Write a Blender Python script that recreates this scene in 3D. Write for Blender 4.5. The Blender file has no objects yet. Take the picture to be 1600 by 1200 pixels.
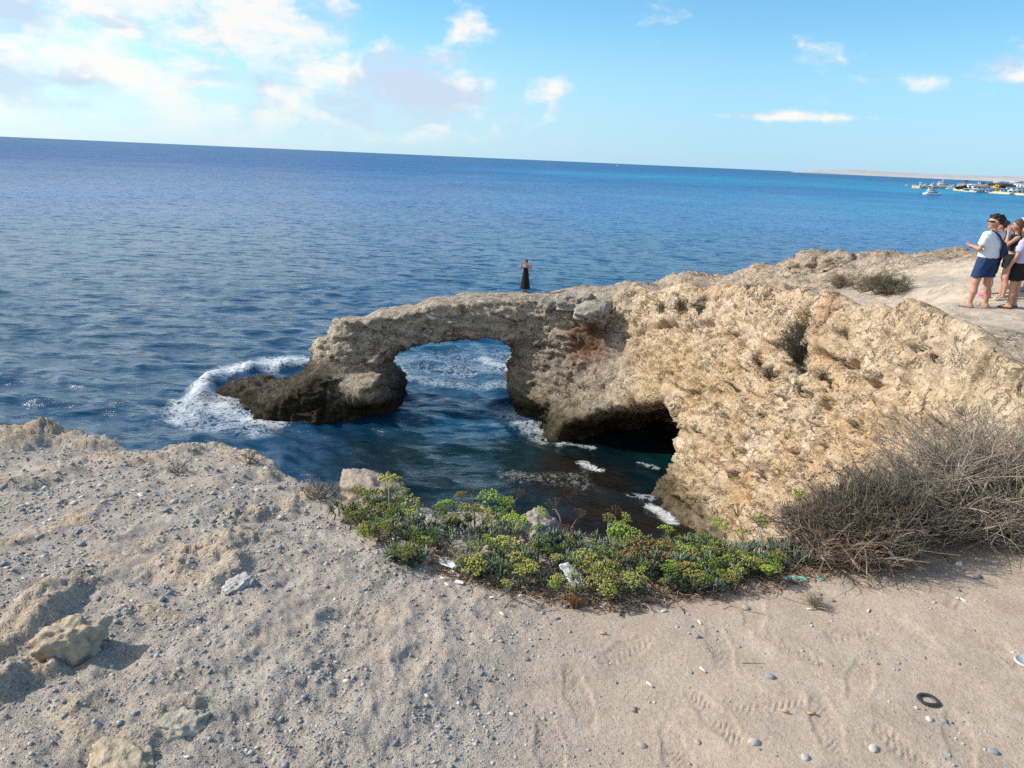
import bpy, math, random, time
import numpy as np
from mathutils import Vector, Matrix
from mathutils.bvhtree import BVHTree
T0 = time.time()
random.seed(7); rng = np.random.default_rng(11)
SC = bpy.context.scene; COL = SC.collection
R = math.radians
# ------------------------------------------------------------------ camera
CAM = np.array([0, 0, 1.65]); FPX = 1150.0
pitch, roll = R(17.0), R(2.52)
Fv = np.array([0, math.cos(pitch), -math.sin(pitch)]); U0 = np.array([0, math.sin(pitch), math.cos(pitch)]); R0 = np.array([1., 0, 0])
Rv = math.cos(roll)*R0+math.sin(roll)*U0; Uv = math.cos(roll)*U0-math.sin(roll)*R0
cd = bpy.data.cameras.new('camera'); cam = bpy.data.objects.new('camera', cd); COL.objects.link(cam)
M3 = Matrix(((Rv[0], Uv[0], -Fv[0]), (Rv[1], Uv[1], -Fv[1]), (Rv[2], Uv[2], -Fv[2])))
cam.matrix_world = Matrix.Translation(CAM) @ M3.to_4x4()
cd.sensor_width = 36; cd.lens = FPX/1600*36; cd.clip_start = 0.05; cd.clip_end = 90000
SC.camera = cam
# ------------------------------------------------------------------ light
SUN_AZ, SUN_EL = R(-80), R(35)      # azimuth measured from +Y towards +X
sd = bpy.data.lights.new('sun', 'SUN'); sd.energy = 4.2; sd.angle = R(0.53); sd.color = (1, .93, .82)
so = bpy.data.objects.new('sun', sd); COL.objects.link(so)
sdir = Vector((math.sin(SUN_AZ)*math.cos(SUN_EL), math.cos(SUN_AZ)*math.cos(SUN_EL), math.sin(SUN_EL)))
so.rotation_euler = sdir.to_track_quat('Z', 'Y').to_euler()
SC.view_settings.view_transform = 'Standard'; SC.view_settings.look = 'None'
SC.view_settings.exposure = 0.3; SC.view_settings.gamma = 1; SC.view_settings.use_curve_mapping = False
SC.cycles.use_denoising = False; SC.cycles.sample_clamp_direct = 6; SC.cycles.max_bounces = 6; SC.cycles.caustics_reflective = False; SC.cycles.caustics_refractive = False


class G:                                     # tiny node-tree writer
    def __init__(s, nt): s.t = nt; nt.nodes.clear()
    def n(s, ty, ins=None, **kw):
        nd = s.t.nodes.new(ty)
        for k, v in kw.items(): setattr(nd, k, v)
        for k, v in (ins or {}).items():
            if isinstance(v, bpy.types.NodeSocket): s.t.links.new(v, nd.inputs[k])
            else: nd.inputs[k].default_value = v
        return nd
    def m(s, op, a, b=0.0, c=0.0, clamp=False):
        return s.n('ShaderNodeMath', {0: a, 1: b, 2: c}, operation=op, use_clamp=clamp).outputs[0]
    def v(s, op, a, b=(0, 0, 0)):
        nd = s.n('ShaderNodeVectorMath', {0: a, 1: b}, operation=op)
        return nd.outputs['Value'] if op in ('DOT_PRODUCT', 'LENGTH', 'DISTANCE') else nd.outputs[0]
    def scale(s, a, f): return s.n('ShaderNodeVectorMath', {0: a, 3: f}, operation='SCALE').outputs[0]
    def noise(s, vec, scale, detail=4, rough=.55, dist=0.0, out='Fac', **kw):
        return s.n('ShaderNodeTexNoise', {'Vector': vec, 'Scale': scale, 'Detail': detail, 'Roughness': rough, 'Distortion': dist}, **kw).outputs[out]
    def mr(s, x, a, b, c=0.0, d=1.0, smooth=False):
        return s.n('ShaderNodeMapRange', {0: x, 1: a, 2: b, 3: c, 4: d}, clamp=True, interpolation_type='SMOOTHSTEP' if smooth else 'LINEAR').outputs[0]
    def mix(s, f, a, b, mode='MIX'):
        nd = s.n('ShaderNodeMix', data_type='RGBA', blend_type=mode)
        for i, x in ((0, f), (6, a), (7, b)):
            if isinstance(x, bpy.types.NodeSocket): s.t.links.new(x, nd.inputs[i])
            else: nd.inputs[i].default_value = x if i == 0 or len(x) == 4 else (*x, 1)
        return nd.outputs[2]
    def link(s, a, b): s.t.links.new(a, b)


world = bpy.data.worlds.new('World'); SC.world = world; world.use_nodes = True
g = G(world.node_tree)
sky = g.n('ShaderNodeTexSky', sky_type='NISHITA', sun_disc=False, sun_elevation=SUN_EL, sun_rotation=SUN_AZ, air_density=1.0, dust_density=.3, ozone_density=2.5, altitude=0)
tc = g.n('ShaderNodeTexCoord').outputs['Generated']
sep = g.n('ShaderNodeSeparateXYZ', {0: tc}); X, Y, Z = sep.outputs
az = g.m('ARCTAN2', X, Y); el = g.m('ARCSINE', g.m('MINIMUM', g.m('MAXIMUM', Z, -1.0), 1.0))
# cloud field lives in direction space; flattened towards the horizon
dv = g.n('ShaderNodeCombineXYZ', {0: X, 1: Y, 2: g.m('MULTIPLY', Z, 1.9)}).outputs[0]
wob = g.noise(dv, 12, 3, .6, out='Color')
dv2 = g.v('ADD', dv, g.scale(g.v('SUBTRACT', wob, (.5, .5, .5)), .06))
big = g.noise(dv2, 6.5, 8, .56)
small = g.noise(dv2, 19, 7, .6)
fld = g.m('ADD', g.m('MULTIPLY', big, .62), g.m('MULTIPLY', small, .38))
def blob(a, e, ra, re, h):
    da = g.m('DIVIDE', g.m('SUBTRACT', az, R(a)), R(ra)); de = g.m('DIVIDE', g.m('SUBTRACT', el, R(e)), R(re))
    q = g.m('ADD', g.m('MULTIPLY', da, da), g.m('MULTIPLY', de, de))
    return g.m('MULTIPLY', g.m('EXPONENT', g.m('MULTIPLY', q, -1.0)), h)
# cloudiness is on the sun side of the sky; clear towards the right
cover = g.m('MULTIPLY', g.mr(az, R(-40), R(6), .115, -.08), 1.0)
for b in [(-3.6, 8.8, 2.3, 1.2, .13), (-5.6, 6.9, 1.2, .9, .10), (-5.2, 4.3, 2.8, 1.2, .13), (-6.8, 3.2, 2.6, .7, .08), (31.8, 6.9, 1.9, 1.3, .21), (26.5, 5.7, 1.3, .7, .12), (29.9, 5.0, .9, .4, .09), (2.2, 4.4, .9, 1.2, .11), (2.9, 9.6, 1.0, .7, .06),
          (19, 3.6, 9, .38, .165), (-9.3, 6.0, 2.2, 1.5, .11), (-13.5, 9.0, 2.4, 2.2, .10), (-20, 8.0, 4.5, 3.2, .09), (-28, 7.0, 6, 3.5, .07), (-16, 4.0, 8, 1.3, .05), (-30, 3.5, 9, 1.5, .04)]:
    cover = g.m('ADD', cover, blob(*b))
dens = g.mr(g.m('ADD', fld, cover), .485, .645, 0, 1, smooth=True)
shade_n = g.noise(g.v('ADD', dv2, (0, 0, .03)), 8.5, 5, .5)
lit = g.mr(g.m('SUBTRACT', shade_n, g.m('MULTIPLY', small, .35)), .27, .42, 1.0, 0.0, smooth=True)
cloudcol = g.mix(lit, (.50, .61, .74), (.81, .80, .77))
haze_h = g.mr(el, R(0), R(11), 1.0, 0.0, smooth=True)
skyt = g.mix(1.0, g.mix(1.0, sky.outputs[0], (.100, .100, .100), 'MULTIPLY'), (.86, 1.32, 1.46), 'MULTIPLY')
hazecol = g.mix(g.mr(az, R(-40), R(15)), (.64, .745, .82), (.36, .57, .80))
skyh = g.mix(g.m('MULTIPLY', haze_h, .75), skyt, hazecol)
dens = g.m('MULTIPLY', dens, g.mr(el, R(0.3), R(3.6), .15, .95))
out = g.mix(dens, skyh, cloudcol)
bg = g.n('ShaderNodeBackground', {'Color': out, 'Strength': 1.0})
bgw = bg
wo = g.n('ShaderNodeOutputWorld'); g.link(bg.outputs[0], wo.inputs[0])

# ------------------------------------------------------------------ helpers
def ray(u, v):
    d = (u-800)*Rv-(v-600)*Uv+FPX*Fv
    return d/np.linalg.norm(d)
def atz(u, v, z): d = ray(u, v); return CAM+d*(z-CAM[2])/d[2]
def atY(u, v, Yy): d = ray(u, v); return CAM+d*Yy/d[1]

_r = np.random.default_rng(5)
PERM = _r.permutation(256); PERM = np.concatenate([PERM, PERM, PERM])
GR = _r.normal(size=(256, 3)); GR /= np.linalg.norm(GR, axis=1)[:, None]; GR = GR.astype(np.float32)
def perlin(p):
    p = p.astype(np.float32); i = np.floor(p).astype(np.int64); f = p-i; i &= 255
    w = f*f*f*(f*(f*6-15)+10); res = 0
    for dx in (0, 1):
        wx = w[:, 0] if dx else 1-w[:, 0]; a = PERM[(i[:, 0]+dx) & 255]
        for dy in (0, 1):
            wy = w[:, 1] if dy else 1-w[:, 1]; b = PERM[(a+i[:, 1]+dy) & 255]
            for dz in (0, 1):
                wz = w[:, 2] if dz else 1-w[:, 2]; gr = GR[PERM[(b+i[:, 2]+dz) & 255]]
                res = res+wx*wy*wz*(gr[:, 0]*(f[:, 0]-dx)+gr[:, 1]*(f[:, 1]-dy)+gr[:, 2]*(f[:, 2]-dz))
    return res*1.6
def fbm(p, s, o=4, gain=.5, ridged=False, lac=2.03):
    a, t, r = 1., 0., 0.
    for k in range(o):
        n = perlin(p*s+k*17.3)
        if ridged: n = 1-2*np.abs(n)
        r = r+a*n; t += a; a *= gain; s = s*lac
    return r/t
def worley(p):
    i = np.floor(p).astype(np.int64); f1 = np.full(len(p), 9., np.float32); f2 = f1.copy(); idd = np.zeros(len(p), np.int64)
    for dx in (-1, 0, 1):
        for dy in (-1, 0, 1):
            for dz in (-1, 0, 1):
                c = i+(dx, dy, dz); h = PERM[(PERM[(PERM[c[:, 0] & 255]+c[:, 1]) & 255]+c[:, 2]) & 255]
                q = c+.5+GR[h]*.45-p; d = np.sqrt((q*q).sum(1)).astype(np.float32)
                m = d < f1; f2 = np.where(m, f1, np.minimum(f2, d)); idd = np.where(m, h, idd); f1 = np.where(m, d, f1)
    return f1, f2, idd
def ss(a, b, x): t = np.clip((x-a)/(b-a), 0, 1); return t*t*(3-2*t)

def mesh(name, V, F, mat=None, parent=None, smooth=True, attrs=None, loc=None):
    V = np.asarray(V, np.float32); me = bpy.data.meshes.new(name)
    F = np.asarray(F, np.int32) if not isinstance(F, list) else F
    me.vertices.add(len(V)); me.vertices.foreach_set('co', V.ravel())
    if isinstance(F, list):
        tot = np.array([len(q) for q in F], np.int32); flat = np.concatenate([np.asarray(q, np.int32) for q in F])
    else:
        tot = np.full(len(F), F.shape[1], np.int32); flat = F.ravel()
    me.loops.add(len(flat)); me.loops.foreach_set('vertex_index', flat)
    st = np.concatenate([[0], np.cumsum(tot)[:-1]]).astype(np.int32)
    me.polygons.add(len(tot)); me.polygons.foreach_set('loop_start', st); me.polygons.foreach_set('loop_total', tot)
    me.update(calc_edges=True)
    if smooth: me.polygons.foreach_set('use_smooth', np.ones(len(tot), bool))
    for k, a in (attrs or {}).items():
        a = np.asarray(a, np.float32)
        if a.ndim == 1:
            at = me.attributes.new(k, 'FLOAT', 'POINT'); at.data.foreach_set('value', a)
        else:
            at = me.attributes.new(k, 'FLOAT_COLOR', 'POINT')
            at.data.foreach_set('color', np.concatenate([a, np.ones((len(a), 1), np.float32)], 1).ravel())
    if mat: me.materials.append(mat)
    o = bpy.data.objects.new(name, me); COL.objects.link(o)
    if parent is not None: o.parent = parent
    if loc is not None: o.location = loc
    return o
def inst(name, me, parent=None, loc=(0, 0, 0), rot=(0, 0, 0), sc=(1, 1, 1)):
    o = bpy.data.objects.new(name, me); COL.objects.link(o)
    if parent is not None: o.parent = parent
    o.location = loc; o.rotation_euler = rot; o.scale = sc if hasattr(sc, '__len__') else (sc,)*3
    return o
def empty(name, loc, label=None, cat=None, group=None, rz=0):
    o = bpy.data.objects.new(name, None); COL.objects.link(o); o.location = loc; o.rotation_euler = (0, 0, rz)
    o.empty_display_size = .1
    return tag(o, label, cat, group)
def tag(o, label=None, cat=None, group=None, kind=None):
    for k, v in (('label', label), ('category', cat), ('group', group), ('kind', kind)):
        if v: o[k] = v
    return o
class Acc:                                     # collects pieces of one mesh
    def __init__(s): s.V = []; s.F = []; s.n = 0; s.A = []
    def add(s, V, F, a=None):
        V = np.asarray(V, np.float32); s.V.append(V); s.F.append(np.asarray(F)+s.n); s.n += len(V)
        if a is not None: s.A.append(np.broadcast_to(np.asarray(a, np.float32), (len(V), 3)))
    def build(s, name, mat, parent=None, smooth=True, **k):
        if not s.V: return None
        fs = s.F
        F = np.concatenate(fs) if len({f.shape[1] for f in fs}) == 1 else [q for f in fs for q in f]
        at = {'col': np.concatenate(s.A)} if s.A else None
        return mesh(name, np.concatenate(s.V), F, mat, parent, smooth, attrs=at, **k)
def surface_nets(f, P):
    """f (nx,ny,nz) <0 inside, P (nx,ny,nz,3) positions"""
    ins = f < 0; nx, ny, nz = f.shape
    c = np.zeros((nx-1, ny-1, nz-1), np.int8)
    offs = [(i, j, k) for i in (0, 1) for j in (0, 1) for k in (0, 1)]
    for (i, j, k) in offs: c += ins[i:nx-1+i, j:ny-1+j, k:nz-1+k]
    act = np.argwhere((c > 0) & (c < 8)); vid = np.full(c.shape, -1, np.int64); vid[tuple(act.T)] = np.arange(len(act))
    S = np.zeros((len(act), 3)); cnt = np.zeros(len(act))
    for a in offs:
        for ax in range(3):
            if a[ax]: continue
            b = list(a); b[ax] = 1; ia = act+a; ib = act+b
            fa = f[tuple(ia.T)]; fb = f[tuple(ib.T)]; m = (fa < 0) != (fb < 0)
            ia, ib, fa, fb = ia[m], ib[m], fa[m], fb[m]; t = (fa/(fa-fb))[:, None]
            S[m] += P[tuple(ia.T)]*(1-t)+P[tuple(ib.T)]*t; cnt[m] += 1
    V = S/cnt[:, None]; Fs = []
    for ax in range(3):
        a1, a2 = (ax+1) % 3, (ax+2) % 3
        sl0 = [slice(None)]*3; sl1 = [slice(None)]*3; sl0[ax] = slice(0, -1); sl1[ax] = slice(1, None)
        e = ins[tuple(sl0)] != ins[tuple(sl1)]; idx = np.argwhere(e)
        ok = (idx[:, a1] > 0) & (idx[:, a2] > 0) & (idx[:, a1] < f.shape[a1]-1) & (idx[:, a2] < f.shape[a2]-1); idx = idx[ok]
        d1 = np.zeros(3, int); d1[a1] = 1; d2 = np.zeros(3, int); d2[a2] = 1
        q = [vid[tuple((idx-d1-d2).T)], vid[tuple((idx-d2).T)], vid[tuple(idx.T)], vid[tuple((idx-d1).T)]]
        q = np.stack(q, 1); fl = ~ins[tuple(idx.T)]; q[fl] = q[fl][:, ::-1]; Fs.append(q)
    return V, np.concatenate(Fs)
def vnormals(V, F):
    a, b, c, d = (V[F[:, i]] for i in range(4)); n = np.cross(c-a, d-b)
    N = np.zeros_like(V)
    for i in range(4):
        for k in range(3): N[:, k] += np.bincount(F[:, i], n[:, k], len(V))
    return N/(np.linalg.norm(N, axis=1)[:, None]+1e-12)
def seg_d(px, py, a, b):
    ex, ey = b[0]-a[0], b[1]-a[1]; t = np.clip(((px-a[0])*ex+(py-a[1])*ey)/(ex*ex+ey*ey+1e-12), 0, 1)
    return np.hypot(px-a[0]-t*ex, py-a[1]-t*ey), t
def poly_sdf(px, py, pts):
    d = np.full(px.shape, 1e9); s = np.ones(px.shape, bool); n = len(pts)
    for i in range(n):
        a, b = pts[i], pts[(i+1) % n]; d = np.minimum(d, seg_d(px, py, a, b)[0])
        c = ((a[1] > py) != (b[1] > py)) & (px < (b[0]-a[0])*(py-a[1])/((b[1]-a[1]) or 1e-9)+a[0]); s ^= c
    return np.where(s, d, -d)
def smax(a, b, k): h = np.maximum(k-np.abs(a-b), 0)/k; return np.maximum(a, b)+h*h*k*.25
def smin(a, b, k): return -smax(-a, -b, k)

# ------------------------------------------------------------------ materials
def mat(name):
    m = bpy.data.materials.new(name); m.use_nodes = True; return m, G(m.node_tree)
def fin(gg, col, rough=.8, h=None, bs=1.0, bd=.01, spec=.3, **kw):
    ins = {'Base Color': col if isinstance(col, bpy.types.NodeSocket) or len(col) == 4 else (*col, 1), 'Roughness': rough, 'Specular IOR Level': spec}
    ins.update(kw)
    if h is not None:
        ins['Normal'] = gg.n('ShaderNodeBump', {'Strength': bs, 'Distance': bd, 'Height': h}).outputs[0]
    b = gg.n('ShaderNodeBsdfPrincipled', ins); o = gg.n('ShaderNodeOutputMaterial'); gg.link(b.outputs[0], o.inputs[0]); return b
def simple(name, c, rough=.8, var=.25, sc=30., bd=.002, spec=.3, **kw):
    m, q = mat(name); p = q.n('ShaderNodeTexCoord').outputs['Object']; n = q.noise(p, sc, 4)
    col = q.mix(q.mr(n, .3, .7), tuple(x*(1-var) for x in c), tuple(min(1, x*(1+var)) for x in c))
    fin(q, col, rough, n, 1, bd, spec, **kw); return m
def attr_mat(name, sc=60., rough=.8, bd=.002, var=.3, spec=.25, trans=0, rnd=0):
    m, q = mat(name); p = q.n('ShaderNodeTexCoord').outputs['Object']; n = q.noise(p, sc, 4)
    a = q.n('ShaderNodeAttribute', attribute_name='col').outputs['Color']
    col = q.mix(1.0, a, q.mix(n, (1-var,)*3, (1+var,)*3), 'MULTIPLY')
    b = fin(q, col, rough, n, 1, bd, spec)
    if trans:
        tr = q.n('ShaderNodeBsdfTranslucent', {'Color': col}); mx = q.n('ShaderNodeMixShader', {0: trans, 1: b.outputs[0], 2: tr.outputs[0]})
        q.link(mx.outputs[0], q.t.nodes['Material Output'].inputs[0])
    return m
MAT = {}
# limestone (ridge)
m, q = mat('limestone'); MAT['rock'] = m
p = q.n('ShaderNodeTexCoord').outputs['Object']; a = q.n('ShaderNodeAttribute', attribute_name='col').outputs['Color']
n1 = q.noise(p, 2.2, 8, .62); n2 = q.noise(p, 9, 7, .65, .4); n3 = q.noise(p, 40, 4, .6)
st_ = q.n('ShaderNodeMapping', {'Vector': q.v('ADD', p, q.scale(q.noise(p, 1.6, 7, .68, out='Color'), 1.3)), 'Scale': (.8, .8, 2.3)}).outputs[0]
def cracks(sc, w): return q.mr(q.n('ShaderNodeTexVoronoi', {'Vector': st_, 'Scale': sc}, feature='DISTANCE_TO_EDGE').outputs['Distance'], 0, w, 1, 0)
cm = q.noise(p, .9, 5, .6)
ck1 = q.m('MULTIPLY', cracks(1.1, .035), q.mr(cm, .48, .58)); ck2 = q.m('MULTIPLY', cracks(2.7, .045), q.mr(q.noise(p, 1.7, 5, .65), .51, .60, 0, .8)); ck = q.m('MAXIMUM', ck1, ck2)
pits = q.m('MULTIPLY', q.mr(q.n('ShaderNodeTexVoronoi', {'Vector': p, 'Scale': 7.5}, feature='F1').outputs['Distance'], .10, .34, 1, 0), q.mr(n1, .46, .58))
blk = q.n('ShaderNodeTexVoronoi', {'Vector': st_, 'Scale': 3.4}, feature='F1').outputs['Color']
bk = q.n('ShaderNodeSeparateColor', {0: blk}).outputs[0]
c = q.mix(1.0, a, q.mix(q.mr(n1, .3, .7), (.82, .80, .78), (1.18, 1.18, 1.17)), 'MULTIPLY')
c = q.mix(1.0, c, q.mix(q.mr(n2, .34, .62), (.84, .81, .77), (1.12, 1.12, 1.13)), 'MULTIPLY')
c = q.mix(1.0, c, q.mix(bk, (.88, .86, .84), (1.12, 1.12, 1.12)), 'MULTIPLY')
c = q.mix(q.m('MULTIPLY', ck, .75), c, (.13, .085, .055)); c = q.mix(q.m('MULTIPLY', pits, .28), c, (.12, .085, .055))
h = q.m('ADD', q.m('MULTIPLY', n2, 1.0), q.m('MULTIPLY', n3, .22)); h = q.m('SUBTRACT', h, q.m('MULTIPLY', ck, .9)); h = q.m('SUBTRACT', h, q.m('MULTIPLY', pits, .6)); h = q.m('ADD', h, q.m('MULTIPLY', bk, .45))
smf = q.n('ShaderNodeAttribute', attribute_name='smooth').outputs['Fac']
sg = q.noise(p, 30, 5, .7); c = q.mix(q.m('MULTIPLY', smf, .8), c, q.mix(1.0, a, q.mix(sg, (.85, .85, .85), (1.15, 1.15, 1.15)), 'MULTIPLY'))
h = q.m('MULTIPLY', h, q.mr(smf, 0, 1, 1, .12))
fin(q, c, .92, h, 1.0, .085, .12)
# sand and pebbly ground
m, q = mat('dusty_ground'); MAT['ground'] = m
p = q.n('ShaderNodeTexCoord').outputs['Object']; a = q.n('ShaderNodeAttribute', attribute_name='col').outputs['Color']
gr = q.n('ShaderNodeAttribute', attribute_name='gravel').outputs['Fac']
n1 = q.noise(p, 6, 6, .6); n2 = q.noise(p, 60, 5, .65); n3 = q.noise(p, 420, 3, .6)
v1 = q.n('ShaderNodeTexVoronoi', {'Vector': p, 'Scale': 150., 'Randomness': 1.0}, feature='F1')
v2 = q.n('ShaderNodeTexVoronoi', {'Vector': p, 'Scale': 330., 'Randomness': 1.0}, feature='F1')
c = q.mix(1.0, a, q.mix(q.mr(n1, .3, .7), (.90, .89, .88), (1.10, 1.10, 1.11)), 'MULTIPLY')
c = q.mix(1.0, c, q.mix(q.mr(n2, .3, .7), (.86, .86, .86), (1.12, 1.12, 1.12)), 'MULTIPLY')
c = q.mix(1.0, c, q.mix(n3, (.85, .85, .85), (1.15, 1.15, 1.15)), 'MULTIPLY')
rc = q.n('ShaderNodeSeparateColor', {0: v1.outputs['Color']})
pebm = q.m('MULTIPLY', q.mr(v1.outputs['Distance'], .28, .36, 1, 0), q.m('LESS_THAN', rc.outputs[0], gr))
pebc = q.mix(rc.outputs[1], (.20, .215, .235), (.46, .43, .40))
c = q.mix(pebm, c, pebc)
rc2 = q.n('ShaderNodeSeparateColor', {0: v2.outputs['Color']})
pebm2 = q.m('MULTIPLY', q.mr(v2.outputs['Distance'], .28, .38, 1, 0), q.m('LESS_THAN', rc2.outputs[0], q.m('MULTIPLY', gr, .8)))
c = q.mix(pebm2, c, q.mix(rc2.outputs[1], (.20, .21, .23), (.5, .46, .42)))
h = q.m('ADD', q.m('MULTIPLY', n2, 1.0), q.m('MULTIPLY', n3, .45)); h = q.m('ADD', h, q.m('MULTIPLY', q.noise(p, 24, 5, .7), q.mr(gr, .1, .5, .5, 1.6)))
h = q.m('ADD', h, q.m('MULTIPLY', pebm, q.mr(v1.outputs['Distance'], 0, .36, 1.0, .4))); h = q.m('ADD', h, q.m('MULTIPLY', pebm2, q.mr(v2.outputs['Distance'], 0, .36, .5, .2)))
lg = q.n('ShaderNodeAttribute', attribute_name='ledge').outputs['Fac']; pw_ = q.v('ADD', p, q.scale(q.noise(p, 9, 4, out='Color'), .06))
pt = q.m('ADD', q.mr(q.n('ShaderNodeTexVoronoi', {'Vector': pw_, 'Scale': 34.}, feature='F1').outputs['Distance'], .1, .42, -1.6, 0), q.mr(q.n('ShaderNodeTexVoronoi', {'Vector': pw_, 'Scale': 85.}, feature='F1').outputs['Distance'], .1, .4, -.7, 0))
pt = q.m('ADD', pt, q.m('MULTIPLY', q.noise(p, 14, 7, .7), 2.4)); h = q.m('ADD', h, q.m('MULTIPLY', pt, q.mr(lg, .1, .6)))
wp = q.m('MULTIPLY', q.mr(q.noise(p, 11, 6, .65), .54, .64), q.mr(lg, .05, .5, .25, .7)); c = q.mix(wp, c, (.60, .56, .50))
fin(q, c, .95, h, 1.0, .0065, .1)
MAT['stone'] = attr_mat('pebble_stone', 200, .75, .0006, .3)
MAT['plant'] = attr_mat('plant_green', 90, .55, .0005, .25, .35, trans=.18)
MAT['twig'] = attr_mat('dry_twig', 200, .9, .0005, .35, .1)
MAT['boulder'] = attr_mat('boulder_rock', 38, .9, .012, .45, .15)

# ------------------------------------------------------------------ world layout: ridge with sea arch
ZW = -10.9
def PY(u, v, Yy): return tuple(atY(u, v, Yy))
def PW(u, v): q_ = atz(u, v, ZW); return (q_[0], q_[1])
# front lip / foot pairs (plan), same count; then the back
pairs = [  # (lip x,y), (foot x,y)
    (PY(492, 520, 37.6)[:2], (-11.0, 37.2)), (PY(505, 517, 36.8)[:2], (-11.2, 35.2)), (PY(545, 500, 36.6)[:2], PW(470, 652)), (PY(620, 488, 36.6)[:2], PW(545, 648)),
    (PY(700, 476, 36.6)[:2], (-6.3, 35.4)), (PY(760, 470, 36.5)[:2], (-4.6, 36.0)), (PY(850, 472, 36.2)[:2], (-.6, 36.0)), (PY(900, 482, 35.6)[:2], PW(805, 640)),
    (PY(950, 490, 35.2)[:2], PW(850, 668)), (PY(1000, 446, 35.6)[:2], PW(868, 690)), (PY(1100, 450, 32)[:2], PW(950, 730)), (PY(1170, 452, 28)[:2], PW(1030, 765)),
    (PY(1225, 455, 25)[:2], PW(1062, 792)), (PY(1280, 460, 22)[:2], PW(1102, 828)), (PY(1340, 476, 19)[:2], (7.5, 20.8)), (PY(1400, 486, 16.8)[:2], (7.5, 17.5)),
    (PY(1480, 494, 14.0)[:2], (7.2, 14.2)), (PY(1600, 575, 10.6)[:2], (6.9, 10.3)), ((8.2, 8.6), (6.8, 8.2)), ((9, 6.8), (7.5, 6.0)), ((14, 5.0), (14, 4.0)),
    ((34, 4.0), (34, 3.0)), ((34, 20), (35, 21)), ((22, 19.5), (22.5, 21)),
    (PY(1600, 400, 22)[:2], (15.6, 23)), (PY(1520, 397, 24)[:2], (15.3, 25)), (PY(1400, 398, 28)[:2], (14.8, 29)), (PY(1280, 403, 32)[:2], (13.4, 33.2)),
    (PY(1230, 417, 34)[:2], (12.8, 35.2)), (PY(1090, 427, 36)[:2], (9.3, 37.5)), (PY(985, 440, 38)[:2], (6.2, 39.5)), (PY(940, 446, 38.6)[:2], (4.6, 40.2)), (PY(820, 455, 39)[:2], (.8, 40.3)),
    (PY(735, 455, 39)[:2], (-2.4, 40.3)), (PY(620, 478, 38.8)[:2], (-6.6, 40.1)), (PY(545, 492, 38.6)[:2], (-9.6, 39.8)), (PY(500, 514, 38.2)[:2], (-11, 39.0))]
lipP = [a for a, b in pairs]; footP = [b for a, b in pairs]
tp = [PY(488, 540, 37.6), PY(503, 527, 36.8), PY(545, 499, 36.6), PY(620, 486, 36.6), PY(700, 474, 36.6), PY(760, 468, 36.5), PY(850, 470, 36.2), PY(900, 480, 35.6), PY(950, 488, 35.2),
      PY(1000, 446, 35.6), PY(1100, 448, 32), PY(1170, 450, 28), PY(1225, 455, 25), PY(1280, 460, 22), PY(1340, 474, 19), PY(1400, 484, 16.8), PY(1480, 492, 14.0), PY(1600, 572, 10.6),
      PY(1600, 400, 22), PY(1520, 397, 24), PY(1400, 398, 28), PY(1280, 403, 32), PY(1230, 417, 34), PY(1090, 427, 36), PY(985, 440, 38), PY(940, 446, 38.6), PY(820, 455, 39),
      PY(735, 455, 39), PY(620, 478, 38.8), PY(545, 492, 38.6), PY(498, 528, 38.2), PY(1535, 481, 14.6), PY(1595, 483, 14.3), PY(1600, 520, 12.2), PY(1560, 440, 17.5), PY(1480, 440, 20), PY(700, 463, 38.9),
      (9.5, 7.0, -1.0), (14, 9, -.9), (14, 5, -1.6), (24, 8, -.6), (24, 17, -.3), (34, 10, -.2), (18, 14, -.4), (33, 19, 0)]
tp = np.array(tp)
def Ttop(x, y):
    w = 0; s = 0
    for a in tp:
        k = 1/((x-a[0])**2+(y-a[1])**2+.15)**1.6; w = w+k; s = s+k*a[2]
    return s/w
az_ = np.arange(R(-24.5), R(56), .0026); lr = np.arange(math.log(5.8), math.log(43), .0050); zz = np.arange(-11.35, .7, .072)
AZ, LR = np.meshgrid(az_, lr, indexing='ij'); RX = np.exp(LR)*np.sin(AZ); RY = np.exp(LR)*np.cos(AZ)
dl = poly_sdf(RX, RY, lipP); df = poly_sdf(RX, RY, footP); TT = Ttop(RX, RY)
sh = (*RX.shape, len(zz)); z3 = zz[None, None, :].astype(np.float32)
f = np.empty(sh, np.float32)
arch_px = [(604, 596), (606, 575), (618, 561), (650, 550), (700, 544), (745, 540), (776, 539), (797, 556), (802, 575), (790, 600), (794, 622), (806, 642)]
arch_px = [(u+(u-700)*(.14 if u < 700 else .075), v+(v-600)*.11) for u, v in arch_px]
apol = [(PY(u, v, 35.6)[0], PY(u, v, 35.6)[2]) for u, v in arch_px]; apol = apol+[(.3, -13), (-6.0, -13), (-6.2, -10.2)]
# cave: its mouth lies in the vertical plane through the foot of the cliff
cp0 = np.array([2.3, 32.0]); cp1 = np.array([6.1, 27.4]); ct = (cp1-cp0)/np.linalg.norm(cp1-cp0); cn = np.array([-ct[1], ct[0]])
if cn[1] < 0: cn = -cn
def cave_pt(u, v):
    d = ray(u, v); n3 = np.array([cn[0], cn[1], 0]); t = ((np.array([cp0[0], cp0[1], 0])-np.array([*CAM[:2], 0]))@n3)/(d@n3)
    P_ = CAM+d*t; return ((P_[:2]-cp0)@ct, P_[2])
cpol = [cave_pt(u, v) for u, v in [(858, 700), (874, 664), (908, 644), (945, 634), (978, 631), (1008, 641), (1032, 658), (1045, 688), (1048, 715), (1045, 745), (1030, 765)]]
cpol += [(cpol[-1][0]-.2, -14), (cpol[0][0]+.1, -14)]
CS = (RX-cp0[0])*ct[0]+(RY-cp0[1])*ct[1]; CD = (RX-cp0[0])*cn[0]+(RY-cp0[1])*cn[1]
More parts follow.
